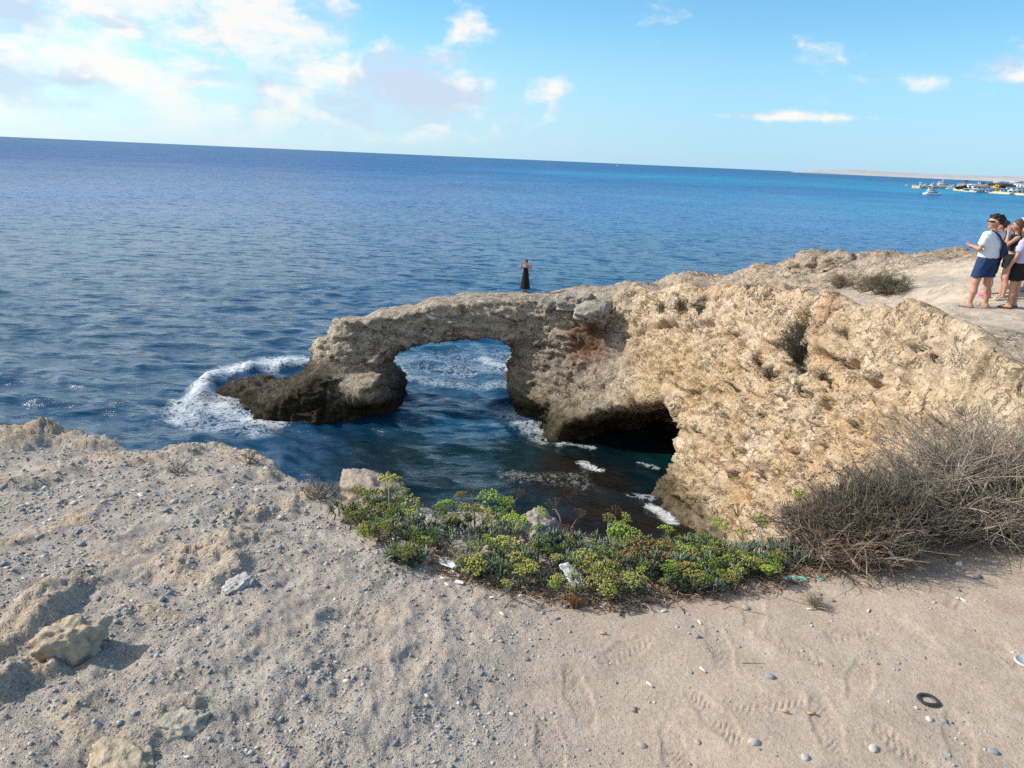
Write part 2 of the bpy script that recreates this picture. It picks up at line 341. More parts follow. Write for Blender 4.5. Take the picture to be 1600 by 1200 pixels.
low = [(PW(352, 610)), PW(385, 628), PW(425, 652), PW(480, 656), PW(560, 650), (-7.0, 36.5), (-9.5, 37.5), (-12, 38.6), PW(400, 596)]
lowd = poly_sdf(RX, RY, low)
for k, z in enumerate(zz):
    t = np.clip((z-ZW)/(TT-ZW), 0, 1); t = t**.8
    side = df*(1-t)+dl*t
    d = smax(side, z-TT, .18)
    lowtop = -10.6+.2*np.clip((RX+15.5)/4, 0, 1)+1.6*np.clip((RX+12.8)/3.0, 0, 1)**2
    d = smin(d, smax(lowd+.5*(z-ZW), z-lowtop, .5), .5)
    # lobe on the left pier (rounded boulder at its foot) and an undercut above it
    d = smin(d, (np.sqrt(((RX+6.9)/1.5)**2+((RY-35.2)/1.3)**2+((z+9.65)/.85)**2)-1)*.9, .35)
    d = smax(d, -(np.sqrt(((RX+7.0)/1.9)**2+((RY-34.9)/.9)**2+((z+8.55)/.33)**2)-1)*.5, .3)
    reg = (RX > -12) & (RX < 6)
    ca = poly_sdf(RX[reg], np.full(reg.sum(), z)+np.clip(RY[reg]-36, -2, 0)*.0, apol)
    ca = np.maximum(ca, np.maximum(30.0-RY[reg], RY[reg]-43))
    d[reg] = smax(d[reg], -ca, .4)
    cc = poly_sdf(CS, np.full(CS.shape, z), cpol); cc = np.maximum(cc+np.maximum(CD, 0)*.08, np.maximum(-2.2-CD, CD-7))
    d = smax(d, -cc, .3)
    d = smax(d, -(np.sqrt(((RX+6.3)/2.0)**2+((RY-34.1)/1.1)**2+((z+10.75)/.75)**2)-1)*.7, .3)
    # pier undercut near the water right of the arch
    d = smax(d, -(np.sqrt(((RX-.6)/1.7)**2+((RY-34.3)/1.5)**2+((z+10.7)/.9)**2)-1)*.8, .35)
    # recess below the loose slabs
    d = smax(d, -(np.sqrt(((RX-4.3)/.9)**2+((RY-34.2)/1.2)**2+((z+6.0)/.45)**2)-1)*.45, .3)
    f[:, :, k] = d
P3 = np.empty((*sh, 3), np.float32); P3[..., 0] = RX[:, :, None]; P3[..., 1] = RY[:, :, None]; P3[..., 2] = z3
# open sides: close the block at the borders of the grid
V, Fq = surface_nets(f, P3)
del P3, f
print('ridge nets', len(V), time.time()-T0)
Nn = vnormals(V, Fq); up = Nn[:, 2]
nlow = fbm(V, .35, 3); warp = np.stack([fbm(V+31, .8, 3), fbm(V+57, .8, 3), fbm(V+93, .8, 3)], 1)
st = V*np.array([.55, .55, 2.6])+warp*.9
strat = fbm(st, 1.0, 5, .55)
f1, f2, cid = worley(V*np.array([.75, .75, 1.5])+warp*.35+5)
f1b, f2b, cidb = worley(V*np.array([2.6, 2.6, 3.6])+warp*.9+9)
rd = fbm(V+11, 1.6, 5, .55, ridged=True); fine = fbm(V, 5.5, 3, .6)
blocky = GR[cid, 0]; blockb = GR[cidb, 1]
face = 1-ss(.45, .85, up)
below = Ttop(V[:, 0], V[:, 1])-V[:, 2]                      # metres under the plateau
amp = .6+.4*ss(7, 16, V[:, 1])
main_ = ss(4.5, 6.5, V[:, 0]); c_w = fbm(V, 2.2, 4)
band = main_*ss(2.1, 1.2, below+.6*nlow)*face               # the massive top bed
scree = main_*ss(1.5, 3.2, below+.5*nlow)*ss(32, 27, V[:, 1])*ss(15, 19, V[:, 1]+1.5*warp[:, 0])
f1v, f2v, cv = worley(V*np.array([.75, .75, .30])+warp*.35+15)
fz0 = fbm(V*np.array([.45, .45, 2.6])+warp*.6+17, 1.0, 5, .55, True)
disp = face*(.30*strat+.17*rd+.05*fine+.30*nlow*main_)*(1-.6*band)*(1.0-.05*main_)+face*(1-main_)*.10*fz0
disp += (.75-.05*main_)*face*(.28*blocky*ss(0, .14, f2-f1)-.20*(1-ss(0, .08, f2-f1)))*(.35+.65*ss(-.2, .3, nlow))*(1-.8*band)
disp += (.9-.3*main_)*face*(.12*blockb-.07*(1-ss(0, .10, f2b-f1b)))*(.45+.9*scree)
fz = fbm(V*np.array([.35, .35, 1.9])+warp*.5+71, 1.0, 4, .5, True)
disp += face*main_*(1-.5*band)*(.26*ss(.0, .55, fz)-.14*ss(.5, .75, fz))
fl_ = fbm(V*np.array([1.6, 1.6, .28])+warp*.4+37, 1.0, 4, .55, True)
disp += face*main_*.13*fl_*ss(33, 27, V[:, 1])*(1-.5*band)
disp += face*.06*fbm(V+211, 4.2, 3, .6, ridged=True)*(1-.5*band)
disp += band*(.22+.20*GR[cv, 2]*ss(0, .12, f2v-f1v)-.20*(1-ss(0, .05, f2v-f1v)))
wob_ = below-1.75+.45*fbm(V*np.array([1, 1, .2])+61, .45, 3)+.10*fbm(V+5, 2.2, 3)
disp -= face*main_*.55*np.exp(-(wob_/.11)**2)*ss(-.25, .15, fbm(V+44, .5, 2))
wob2 = below-3.1+.7*fbm(V*np.array([1, 1, .2])+161, .35, 3)+.15*fbm(V+5, 2.2, 3)
disp -= face*main_*.35*np.exp(-(wob2/.10)**2)*ss(-.05, .3, fbm(V+144, .4, 2))
disp += (1-face)*(.10*fbm(V, 1.2, 4)+.05*blockb*ss(-.1, .5, nlow)+.03*fine)
sandyp = ss(3.0, 1.7, np.minimum(seg_d(V[:, 0], V[:, 1], (9.6, 14.6), (18.0, 15.0))[0], seg_d(V[:, 0], V[:, 1], (10.2, 15.5), (11.6, 21))[0])+.7*nlow+.3*c_w)*(1-face)
lowz = 1-ss(-10.3, -9.3, V[:, 2])
lz = 1-ss(-9.9, -8.9, V[:, 2]); disp += lz*ss(-7, -9, V[:, 0])*(.42*fbm(V+3, 1.5, 5, .62, ridged=True)-.12)+lz*(V[:, 0] < 5)*.14*fbm(V+3, 2.6, 4, .6, ridged=True)
# top plateau far edge: lumpy rim
rim = (1-face)*ss(17, 26, V[:, 1])*(V[:, 0] > 5)
disp += rim*(.5*np.maximum(fbm(V, .7, 5, .6), -.1)-.12*ss(.35, .05, f1b))
disp *= 1-.85*sandyp
V = V+Nn*(disp*amp)[:, None]
xyz = V
# rock colour by place: true colour of the stone (cream, orange, white scree, grey crust, wet weed line)
tan = np.array([.54, .415, .27]); cream = np.array([.63, .525, .40]); white = np.array([.70, .63, .53]); orange = np.array([.58, .38, .205])
grey = np.array([.345, .31, .265]); dark = np.array([.022, .021, .018]); olive = np.array([.10, .088, .05]); red = np.array([.20, .10, .065])
def mixc(c, d, w): w = np.clip(w, 0, 1)[:, None]; return c*(1-w)+d*w
cl = fbm(V+40, .55, 4); c2 = fbm(V+80, .8, 4); c3 = fbm(V*np.array([1, 1, .35])+20, 1.1, 4)
c = np.broadcast_to(tan, V.shape).copy()
c = mixc(c, cream, ss(-.15, .35, cl)); c = mixc(c, orange, ss(.05, .5, c2)*.5*ss(2, 7, V[:, 0]))
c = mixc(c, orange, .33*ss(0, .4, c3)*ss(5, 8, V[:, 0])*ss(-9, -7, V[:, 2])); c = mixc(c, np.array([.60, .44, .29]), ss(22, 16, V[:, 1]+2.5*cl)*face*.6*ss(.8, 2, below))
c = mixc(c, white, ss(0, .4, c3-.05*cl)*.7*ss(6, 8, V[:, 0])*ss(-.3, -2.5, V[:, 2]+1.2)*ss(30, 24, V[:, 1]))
armw = 1-ss(2.5, 6.5, V[:, 0])
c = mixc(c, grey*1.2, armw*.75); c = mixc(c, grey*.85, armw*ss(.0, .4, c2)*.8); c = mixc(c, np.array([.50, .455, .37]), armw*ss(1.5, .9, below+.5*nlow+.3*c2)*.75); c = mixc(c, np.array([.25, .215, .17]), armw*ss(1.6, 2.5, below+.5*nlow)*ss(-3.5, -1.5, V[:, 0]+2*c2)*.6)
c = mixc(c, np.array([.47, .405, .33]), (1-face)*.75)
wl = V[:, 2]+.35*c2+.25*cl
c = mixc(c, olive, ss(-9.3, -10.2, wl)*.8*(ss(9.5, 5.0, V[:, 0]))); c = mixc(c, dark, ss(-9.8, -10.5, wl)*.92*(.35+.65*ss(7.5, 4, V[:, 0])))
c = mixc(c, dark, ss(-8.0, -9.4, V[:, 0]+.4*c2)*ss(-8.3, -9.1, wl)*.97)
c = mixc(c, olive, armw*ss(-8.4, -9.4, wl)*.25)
q_ = V-np.array([3.55, 35, -6.6]); c = mixc(c, red, ss(1.6, .5, np.sqrt((q_[:, 0]/1.0)**2+(q_[:, 1]/2)**2+(q_[:, 2]/.9)**2)+.4*cl)*.85)
c = mixc(c, cream, band*.5); c = mixc(c, np.array([.56, .47, .375]), sandyp*.95)
c = mixc(c, np.array([.48, .25, .13]), ss(.1, .45, fbm(V+303, .6, 4))*ss(6, 8, V[:, 0])*.40*(1-sandyp))
crust = ss(.1, .5, fbm(V+7, 2.4, 4, .6, ridged=True)-.2)*(1-face); c = mixc(c, grey*.7, crust*.35)
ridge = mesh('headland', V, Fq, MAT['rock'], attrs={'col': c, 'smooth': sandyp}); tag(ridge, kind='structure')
ridge['label'] = 'cream and orange limestone headland ending in a natural sea arch'
RB = BVHTree.FromPolygons([tuple(v) for v in V.tolist()], Fq.tolist())
print('ridge', len(V), time.time()-T0)
def hitr(u, v):
    d = Vector(ray(u, v)); loc, nor, i, t = RB.ray_cast(Vector(CAM), d); return loc, nor

# ------------------------------------------------------------------ foreground ground
def G0(x, y):
    return -.15*np.maximum(0, y-2.3)**1.3*(1-.65*ss(1.0, 3.0, x)*ss(4.8, 3.4, y))
def gpt(u, v, h=0.0):
    d = ray(u, v); t = (h-1.65)/d[2]
    for _ in range(12):
        p_ = CAM+d*t; t = (G0(p_[0], p_[1])+h-1.65)/d[2]
    return CAM+d*t
edge_px = [(0, 668), (60, 672), (150, 692), (225, 709), (290, 696), (345, 698), (385, 706), (425, 741), (490, 762), (530, 782), (575, 775), (620, 786), (680, 800), (760, 808), (830, 812), (880, 835), (960, 850), (1100, 862), (1180, 872), (1240, 862), (1320, 800), (1420, 750), (1600, 700)]
edge = [(-14, 6.5), (-7, 6.8), (-5.2, 6.0)]+[tuple(gpt(u, v)[:2]) for u, v in edge_px]+[(5.5, 5.6), (9, 7.2), (14, 7.5), (14, -3), (-14, -3)]
dep = np.arange(R(8.2), R(62), .0024); rr = 1.65/np.tan(dep)[::-1]
azg = np.arange(R(-46), R(49), .0023)
GA, GRR = np.meshgrid(azg, rr, indexing='ij'); gx = (GRR*np.sin(GA)).ravel(); gy = (GRR*np.cos(GA)).ravel()
gp = np.stack([gx, gy, np.zeros_like(gx)], 1)
print('fg', len(gx))
sd_ = -poly_sdf(gx, gy, edge)+.10*fbm(gp, 1.7, 4, .55)+.03*fbm(gp, 8, 3)
gz = G0(gx, gy)
gz += .05*fbm(gp+3, .7, 3)+.014*fbm(gp+9, 2.3, 3)
leftw = ss(.35, -.55, gx+.25*fbm(gp, 1.1, 3)-.15*(gy-2))      # rocky left part
rn = fbm(gp+5, 1.6, 5, .55); gz += leftw*(.048*fbm(gp+21, 2.6, 5, .62, ridged=True)+.06*np.maximum(rn, 0))
gz += (.0026*fbm(gp, 14, 3)+.0016*fbm(gp, 40, 2))*(.4+.6*leftw)
# bedrock ledges: (pixel polyline, half width, height)
outs = [([(0, 1012), (55, 968), (105, 925), (165, 900), (205, 885)], .060, .085, 0), ([(265, 885), (330, 868), (385, 850)], .085, .060, 1), ([(375, 815), (415, 806), (450, 800)], .070, .085, 1), ([(280, 905), (335, 925), (365, 905), (372, 880)], .045, .055, 0),
        ([(0, 1100), (30, 1062), (80, 1058)], .040, .09, 0), ([(105, 1120), (140, 1168), (210, 1180)], .045, .040, 0), ([(255, 1130), (300, 1115)], .035, .035, 0), ([(0, 762), (50, 752), (95, 742)], .14, .11, 0),
        ([(80, 690), (120, 688), (150, 700)], .14, .11, 1), ([(290, 712), (340, 706), (400, 722)], .10, .09, 1), ([(400, 730), (425, 748)], .06, .08, 0), ([(455, 790), (500, 776)], .05, .05, 0),
        ([(130, 905), (170, 880), (240, 850)], .05, .045, 0), ([(170, 720), (215, 728), (260, 725)], .12, .06, 0), ([(10, 700), (60, 690)], .18, .13, 1), ([(20, 850), (80, 835), (120, 820)], .05, .03, 0), ([(235, 960), (262, 975)], .03, .02, 0)]
rockm = np.zeros_like(gx)
wn = fbm(gp+2, 7, 4, .6); wn2 = fbm(gp+60, 22, 3, .6)
near = leftw > -1
LN = .75*wn+.55*fbm(gp+12, 2.6, 4, .6)+.12*wn2; LH = .40+.50*wn+.16*wn2+.45*fbm(gp+71, 3.4, 4, .6, True); LB = ss(-.35, .15, fbm(gp+91, 2.1, 3))
for pts, w, h, pit in outs:
    pw = [gpt(u, v)[:2] for u, v in pts]; dd = np.full(len(gx), 9.)
    for a_, b_ in zip(pw[:-1], pw[1:]): dd = np.minimum(dd, seg_d(gx, gy, a_, b_)[0])
    if dd.min() > w*2: continue
    e_ = dd/w*.8+LN; m_ = ss(1.5, .35, e_)*(.35+.65*LB)
    gz += m_*h*(LH if not pit else LH*.6+.3)
    if pit:
        sel = m_ > .02; a1, b1, _ = worley(gp[sel]*np.array([24, 24, 1])+wn[sel, None]*.5); gz[sel] -= m_[sel]*.020*ss(.55, .15, a1)
    rockm = np.maximum(rockm, m_)
gz += leftw*(1-rockm)*.012*ss(.1, .5, fbm(gp+77, 5, 4))
# footprints with tread
prints = [(560, 985, 95, .13), (790, 960, 60, .12), (905, 1080, 100, .13), (1125, 1002, 85, .14), (1200, 1095, 10, .13), (1345, 1060, 60, .13), (1430, 985, 95, .13), (1290, 1130, 80, .13), (1120, 1120, 110, .13),
          (1500, 940, 40, .12), (1400, 915, 120, .12), (1060, 1180, 90, .13), (650, 1040, 75, .13), (1240, 1010, 130, .12), (980, 1010, 40, .12), (1500, 1150, 65, .13), (1420, 1180, 110, .13), (860, 1165, 95, .13), (1330, 985, 20, .12), (720, 1110, 60, .13), (1555, 1010, 100, .13), (1180, 955, 70, .12)]
pq = np.random.default_rng(3)
gz += .007*fbm(gp+141, 3.6, 3)*(1-leftw)
for u, v, ang, L in prints:
    c0 = gpt(u, v); a_ = R(ang); dx, dy = gx-c0[0], gy-c0[1]; s_ = dx*math.cos(a_)+dy*math.sin(a_); t_ = -dx*math.sin(a_)+dy*math.cos(a_)
    w_ = .040+.006*np.cos((s_/L)*5); e_ = ((s_/L)**4+(t_/w_)**4)**.25+.22*wn; inn = ss(1.15, .85, e_)
    rimf = ss(.35, 0, np.abs(e_-1.15))*ss(-.3, .3, wn2+wn)
    k_ = pq.choice([230, 280, 330]); zig = np.sin(s_*k_+(np.abs(t_)*k_*.8 if pq.random() < .5 else 6*np.sin(t_*60)))
    gz += -.0030*inn+.0022*rimf+inn*.0034*zig*ss(-.25, .2, wn2+wn*.5)
drop = np.maximum(0, -sd_); gz -= np.where(drop > 0, 3.2*drop**1.25, 0)*1.0+np.where(drop > .25, (drop-.25)*14, 0); gz = np.maximum(gz, -11.6)
# gravelly strip mask
gmask = np.clip(.35*fbm(gp+8, 3.2, 4, .6)+.42*leftw+.30*ss(1.2, -.8, gx)+.28*fbm(gp+13, 1.3, 3)+.22*ss(2.3, 1.8, gy)*ss(.9, .1, gx)+.02, .03, .95)
gmask *= (1-.8*rockm)*(1-.35*ss(-.2, .5, gx))
sand = np.array([.515, .410, .318]); grav = np.array([.44, .385, .325]); ledge = np.array([.46, .38, .275]); pale = np.array([.54, .49, .42]); orangeg = np.array([.52, .36, .22])
gc = np.broadcast_to(sand, gp.shape).copy(); gc = mixc(gc, grav, np.clip(gmask*1.3, 0, 1)*.9)
gc = mixc(gc, pale, leftw*ss(.15, .45, fbm(gp+33, 2.0, 4))*.55)
gc = mixc(gc, ledge, rockm*.7); gc = mixc(gc, orangeg, rockm*ss(0, .4, fbm(gp+50, 3, 3))*.6); gc = mixc(gc, np.array([.34, .28, .22]), ss(.14, .0, sd_)*.5); gc = mixc(gc, orangeg*.8, ss(-4.2, -5, gx-gy*.2)*.5)
gz[sd_ < -.9] = np.maximum(gz[sd_ < -.9], -11.6)
nA, nR = GA.shape; ii = (np.arange(nA-1)[:, None]*nR+np.arange(nR-1)[None, :]).ravel()
GF = np.stack([ii, ii+nR, ii+nR+1, ii+1], 1)[:, ::-1].copy()
GV = np.stack([gx, gy, gz], 1)
keep = (GV[GF, 2].max(1) > -11.5); GF = GF[keep]
if (np.cross(GV[GF[0, 1]]-GV[GF[0, 0]], GV[GF[0, 2]]-GV[GF[0, 0]])[2]) < 0: GF = GF[:, ::-1].copy()
ground = mesh('ground', GV, GF, MAT['ground'], attrs={'col': gc, 'gravel': gmask, 'ledge': rockm}); tag(ground, kind='structure')
from math import floor
def gheight(x, y):
    r_ = math.hypot(x, y); a_ = math.atan2(x, y); i_ = (a_-azg[0])/.0023; d_ = math.atan2(1.65, r_)
    j_ = (dep[-1]-d_)/.0024; i_ = min(max(int(round(i_)), 0), nA-1); j_ = min(max(int(round(j_)), 0), nR-1)
    return float(gz[i_*nR+j_])
def gfield(arr, x, y):
    i_ = np.clip(np.round((np.arctan2(x, y)-azg[0])/.0023).astype(int), 0, nA-1); j_ = np.clip(np.round((dep[-1]-np.arctan2(1.65, np.hypot(x, y)))/.0024).astype(int), 0, nR-1)
    return arr[i_*nR+j_]
def ghit(u, v, h=0.0):
    p_ = gpt(u, v, h); d = ray(u, v); t = np.linalg.norm(p_-CAM)
    for _ in range(10):
        p_ = CAM+d*t; t += (gheight(p_[0], p_[1])+h-p_[2])/d[2]*.8
    return CAM+d*t
print('ground', time.time()-T0)

# near plateau under and behind the camera so the land goes on outside the frame
nb = [(-14, -6), (14, -6)]
def coarse_ground():
    xs = np.arange(-16, 16.1, .5); ys = np.arange(-8, 1.01, .25); A, B = np.meshgrid(xs, ys, indexing='ij')
    pz = G0(A, B)-.06; v_ = np.stack([A.ravel(), B.ravel(), pz.ravel()], 1); n2_ = A.shape[1]
    i0 = (np.arange(A.shape[0]-1)[:, None]*n2_+np.arange(n2_-1)[None, :]).ravel(); f_ = np.stack([i0, i0+n2_, i0+n2_+1, i0+1], 1)
    o = mesh('ground', v_, f_, MAT['ground'], attrs={'col': np.broadcast_to(sand, v_.shape), 'gravel': np.full(len(v_), .3), 'ledge': np.zeros(len(v_))}); tag(o, kind='structure')
coarse_ground()
def side_ground(a0, a1, rmax):
    aa = np.linspace(a0, a1, 60); ra = np.linspace(.4, rmax, 60); A, B = np.meshgrid(aa, ra, indexing='ij'); x, y = B*np.sin(A), B*np.cos(A)
    p0 = np.stack([x.ravel(), y.ravel(), 0*x.ravel()], 1); pz = G0(x, y)-.012+(.05*fbm(p0+3, .7, 3)+.014*fbm(p0+9, 2.3, 3)).reshape(x.shape); v_ = np.stack([x.ravel(), y.ravel(), pz.ravel()], 1); i0 = (np.arange(59)[:, None]*60+np.arange(59)[None, :]).ravel(); f_ = np.stack([i0, i0+1, i0+61, i0+60], 1)
    if np.cross(v_[f_[0, 1]]-v_[f_[0, 0]], v_[f_[0, 2]]-v_[f_[0, 0]])[2] < 0: f_ = f_[:, ::-1].copy()
    o = mesh('ground', v_, f_, MAT['ground'], attrs={'col': np.broadcast_to(sand, v_.shape), 'gravel': np.full(len(v_), .25), 'ledge': np.zeros(len(v_))}); tag(o, kind='structure')
side_ground(azg[-1]-.03, R(100), 14); side_ground(R(-100), azg[0]+.004, 7.5)

# ------------------------------------------------------------------ sea
m, q = mat('sea_water'); MAT['sea'] = m
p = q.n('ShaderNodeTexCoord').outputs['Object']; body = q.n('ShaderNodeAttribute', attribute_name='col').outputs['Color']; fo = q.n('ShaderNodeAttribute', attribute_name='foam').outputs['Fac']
dist = q.v('LENGTH', q.v('MULTIPLY', p, (1, 1, 0)))
rot = q.n('ShaderNodeMapping', {'Vector': p, 'Rotation': (0, 0, R(-12)), 'Scale': (.55, 1.25, 1)}).outputs[0]
wpv = q.v('ADD', rot, q.scale(q.noise(rot, .5, 3, out='Color'), .8))
w1 = q.noise(wpv, 2.6, 6, .58); w2 = q.noise(wpv, .55, 5, .55); w3 = q.noise(wpv, .11, 5, .5)
fa = q.mr(dist, 30, 150, 1, .0); fb = q.mr(dist, 60, 500, .35, 1); fc = q.mr(dist, 150, 900, 0, 1)
h = q.m('MULTIPLY', w1, .10)
bump = q.n('ShaderNodeBump', {'Strength': 1.0, 'Distance': 1.0, 'Height': h}).outputs[0]
fn1 = q.noise(p, 1.9, 6, .68, 1.4); fn2 = q.noise(p, 5, 6, .7, .8)
web = q.m('SUBTRACT', 1.0, q.m('MULTIPLY', q.m('ABSOLUTE', q.m('SUBTRACT', fn1, .5)), 7.0), clamp=True)
fm = q.m('ADD', q.m('MULTIPLY', web, .45), q.m('MULTIPLY', fn2, .75))
fmask = q.mr(q.m('ADD', fm, q.m('MULTIPLY', fo, 1.0)), 1.0, 1.62, 0, .95)
fmask = q.m('MULTIPLY', fmask, q.mr(fo, .02, .12))
patch = q.noise(p, .018, 4, .55)
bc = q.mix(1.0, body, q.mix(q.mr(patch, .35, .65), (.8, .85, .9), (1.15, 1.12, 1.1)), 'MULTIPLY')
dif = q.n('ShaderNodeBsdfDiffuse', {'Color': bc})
# wind ripples: the slope itself is noise, so it survives at grazing distance
def slope(sc, det, amt):
    mp = q.n('ShaderNodeMapping', {'Vector': p, 'Rotation': (0, 0, R(-10)), 'Scale': (.42, 1.0, 1)}).outputs[0]
    return q.scale(q.v('SUBTRACT', q.noise(mp, sc, det, .6, .6, out='Color'), (.5, .5, .5)), amt)
gust = q.mr(q.noise(p, .02, 4, .6), .35, .65, .75, 1.25)
sl = q.v('ADD', slope(1.35, 2.5, 1.5), q.v('ADD', slope(.5, 2, .7), q.scale(slope(.12, 4, 1.2), fc)))
sl = q.v('MULTIPLY', q.scale(sl, gust), (1, 1, 0))
calmr = q.mr(q.n('ShaderNodeAttribute', attribute_name='calm').outputs['Fac'], 0, 1, 1, .8)
nrm = q.v('NORMALIZE', q.v('ADD', bump, q.scale(sl, calmr)))
glo = q.n('ShaderNodeBsdfGlossy', {'Color': (1, 1, 1, 1), 'Roughness': .16, 'Normal': nrm})
fr = q.n('ShaderNodeFresnel', {'IOR': 1.333, 'Normal': nrm}).outputs[0]
fr = q.m('MULTIPLY', fr, q.mr(q.m('LOGARITHM', dist, 10.0), 1.6, 2.8, 1.3, .40)); fr = q.m('MINIMUM', fr, .65)
wat = q.n('ShaderNodeMixShader', {0: fr, 1: dif.outputs[0], 2: glo.outputs[0]})
foam = q.n('ShaderNodeBsdfDiffuse', {'Color': (.80, .84, .86, 1)})
allm = q.n('ShaderNodeMixShader', {0: fmask, 1: wat.outputs[0], 2: foam.outputs[0]})
o_ = q.n('ShaderNodeOutputMaterial'); q.link(allm.outputs[0], o_.inputs[0])
HS = 12.55
dps = np.concatenate([[3e-4, 5e-4, 8e-4], np.arange(.0012, .58, .0018)]); rs = HS/np.tan(dps)[::-1]
azs = np.arange(R(-46), R(49), .0027)
SA, SR = np.meshgrid(azs, rs, indexing='ij'); sx = (SR*np.sin(SA)).ravel(); sy = (SR*np.cos(SA)).ravel(); srr = SR.ravel()
dr = np.gradient(rs); drr = np.broadcast_to(dr, SA.shape).ravel()
sz = np.zeros_like(sx); sp = np.stack([sx, sy, np.zeros_like(sx)], 1)
wr = np.random.default_rng(8)
nearm = srr < 900
px_, py_, dd_ = sx[nearm], sy[nearm], drr[nearm]; hh = np.zeros(nearm.sum())
jit = fbm(sp[nearm], .12, 3)
for k in range(34):
    lam = .5*1.07**k; th = R(250)+wr.normal(0, .42); kx, ky = math.cos(th)*2*math.pi/lam, math.sin(th)*2*math.pi/lam; ph = wr.random()*6.28
    am = .0125*lam**.75
    fade = ss(2.2, 5, lam/(dd_+.02))
    s_ = np.sin(px_*kx+py_*ky+ph+jit*6.0*(1+.3*math.sin(k))); hh += am*fade*(s_-.35*(1-s_*s_))
cov = ss(3.5, -1.0, px_*.5)*0
hh *= .8
sz[nearm] = hh
calm = ss(33.5, 30, sy)*ss(-6, 0, sx); sz *= 1-.35*calm
# foam
foamv = np.zeros_like(sx); fl = fbm(sp, .9, 3)
def wpx(u, v): return atz(u, v, ZW)[:2]
def fo_seg(pts, w, a):
    global foamv
    pw = [wpx(*t) for t in pts]; d_ = np.full(len(sx), 99.)
    for a_, b_ in zip(pw[:-1], pw[1:]): d_ = np.minimum(d_, seg_d(sx, sy, a_, b_)[0])
    foamv = np.maximum(foamv, a*ss(w, w*.15, d_+fl*w*.35)); return d_
dcr = fo_seg([(470, 570), (400, 577), (345, 588), (318, 603), (314, 618)], 1.2, .70)
fo_seg([(330, 612), (290, 628), (285, 650)], 1.7, .58); fo_seg([(320, 632), (390, 655), (420, 660)], 1.6, .60); fo_seg([(340, 620), (370, 628)], 1.2, .55); fo_seg([(270, 640), (320, 662), (400, 668)], 2.0, .45)
fo_seg([(470, 560), (420, 562), (360, 575)], 2.0, .62); fo_seg([(395, 640), (440, 655), (520, 655)], .45, .7)
fo_seg([(600, 575), (650, 575), (720, 580), (800, 570)], 2.6, .40); fo_seg([(610, 580), (650, 590), (700, 600), (780, 600)], 1.6, .42); fo_seg([(760, 560), (800, 575)], 1.6, .60); fo_seg([(600, 560), (800, 555)], 3.5, .36); fo_seg([(605, 572), (625, 582)], 1.0, .75)
fo_seg([(800, 645), (830, 665), (860, 675)], 1.1, .52); fo_seg([(790, 640), (850, 680)], 1.6, .45); fo_seg([(875, 690), (905, 692), (925, 696)], .45, .55); fo_seg([(912, 722), (935, 732)], .5, .72)
fo_seg([(985, 772), (1015, 776)], .5, .48); fo_seg([(1015, 790), (1040, 803), (1052, 815)], .5, .66); fo_seg([(1000, 720), (1025, 730)], .35, .45); fo_seg([(800, 742), (900, 748)], 1.6, .30)
cr = ss(1.1, .1, dcr); sz += .5*cr*(1+.6*fl)
whit = ss(.62, .75, fbm(sp+4, .16, 3))*ss(35, 60, srr)*ss(260, 120, srr); pass
sz[nearm] += .10*np.clip(foamv[nearm], 0, 1)*fbm(sp[nearm], 2.2, 3)
# colour of the water body: deep blue, turquoise shoals to the right, dark green and brown bed in the cove, darkened further to paint in its shade
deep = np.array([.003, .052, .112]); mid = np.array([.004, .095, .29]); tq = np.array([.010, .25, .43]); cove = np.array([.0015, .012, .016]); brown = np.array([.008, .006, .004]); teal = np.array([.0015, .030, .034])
azv = np.arctan2(sx, sy); b1 = fbm(sp*np.array([1, 1, 1]), .0022, 4); b2 = fbm(sp, .012, 3)
sc_ = np.broadcast_to(deep, sp.shape).copy(); sc_ = mixc(sc_, mid, ss(45, 220, srr)*(.75+.25*ss(-.6, .3, azv)))
sc_ = mixc(sc_, tq, ss(90, 420, srr)*ss(-.05, .55, azv+.22*b1)*(.55+.6*b1)*ss(2600, 900, srr))
sc_ = mixc(sc_, tq, ss(350, 520, srr)*ss(1500, 800, srr)*ss(-.3, .1, azv+.1*b1)*ss(-.3, .25, b1)*.75)
sc_ = mixc(sc_, deep*1.6+np.array([.004, .02, .07]), ss(1500, 2600, srr)*.8)
sc_ = mixc(sc_, cove*.7, (sx > 1.2)*(sy < 46)*(sy > 10)*ss(5, 1, sy-33-.8*sx)*1.0)  # water in and before the cave: shade put into the body colour
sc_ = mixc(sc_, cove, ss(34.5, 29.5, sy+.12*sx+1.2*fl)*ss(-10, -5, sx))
cn1 = fbm(sp+70, .35, 4)
def patchw(u, v, r_): c_ = wpx(u, v); return ss(r_, r_*.35, np.hypot(sx-c_[0], sy-c_[1])+cn1*r_*.7)
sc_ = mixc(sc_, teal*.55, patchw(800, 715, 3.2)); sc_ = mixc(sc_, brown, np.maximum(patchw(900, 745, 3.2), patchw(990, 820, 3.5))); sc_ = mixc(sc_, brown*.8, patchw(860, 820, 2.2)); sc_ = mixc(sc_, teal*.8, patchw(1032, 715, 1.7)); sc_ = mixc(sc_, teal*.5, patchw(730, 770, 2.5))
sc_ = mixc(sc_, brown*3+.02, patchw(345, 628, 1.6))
sI = (np.arange(len(azs)-1)[:, None]*len(rs)+np.arange(len(rs)-1)[None, :]).ravel(); SF = np.stack([sI, sI+len(rs), sI+len(rs)+1, sI+1], 1)[:, ::-1].copy()
SV = np.stack([sx, sy, sz+ZW], 1)
if (np.cross(SV[SF[0, 1]]-SV[SF[0, 0]], SV[SF[0, 2]]-SV[SF[0, 0]])[2]) < 0: SF = SF[:, ::-1].copy()
sea = mesh('sea', SV, SF, MAT['sea'], attrs={'col': sc_, 'foam': foamv, 'calm': calm}); tag(sea, kind='structure')
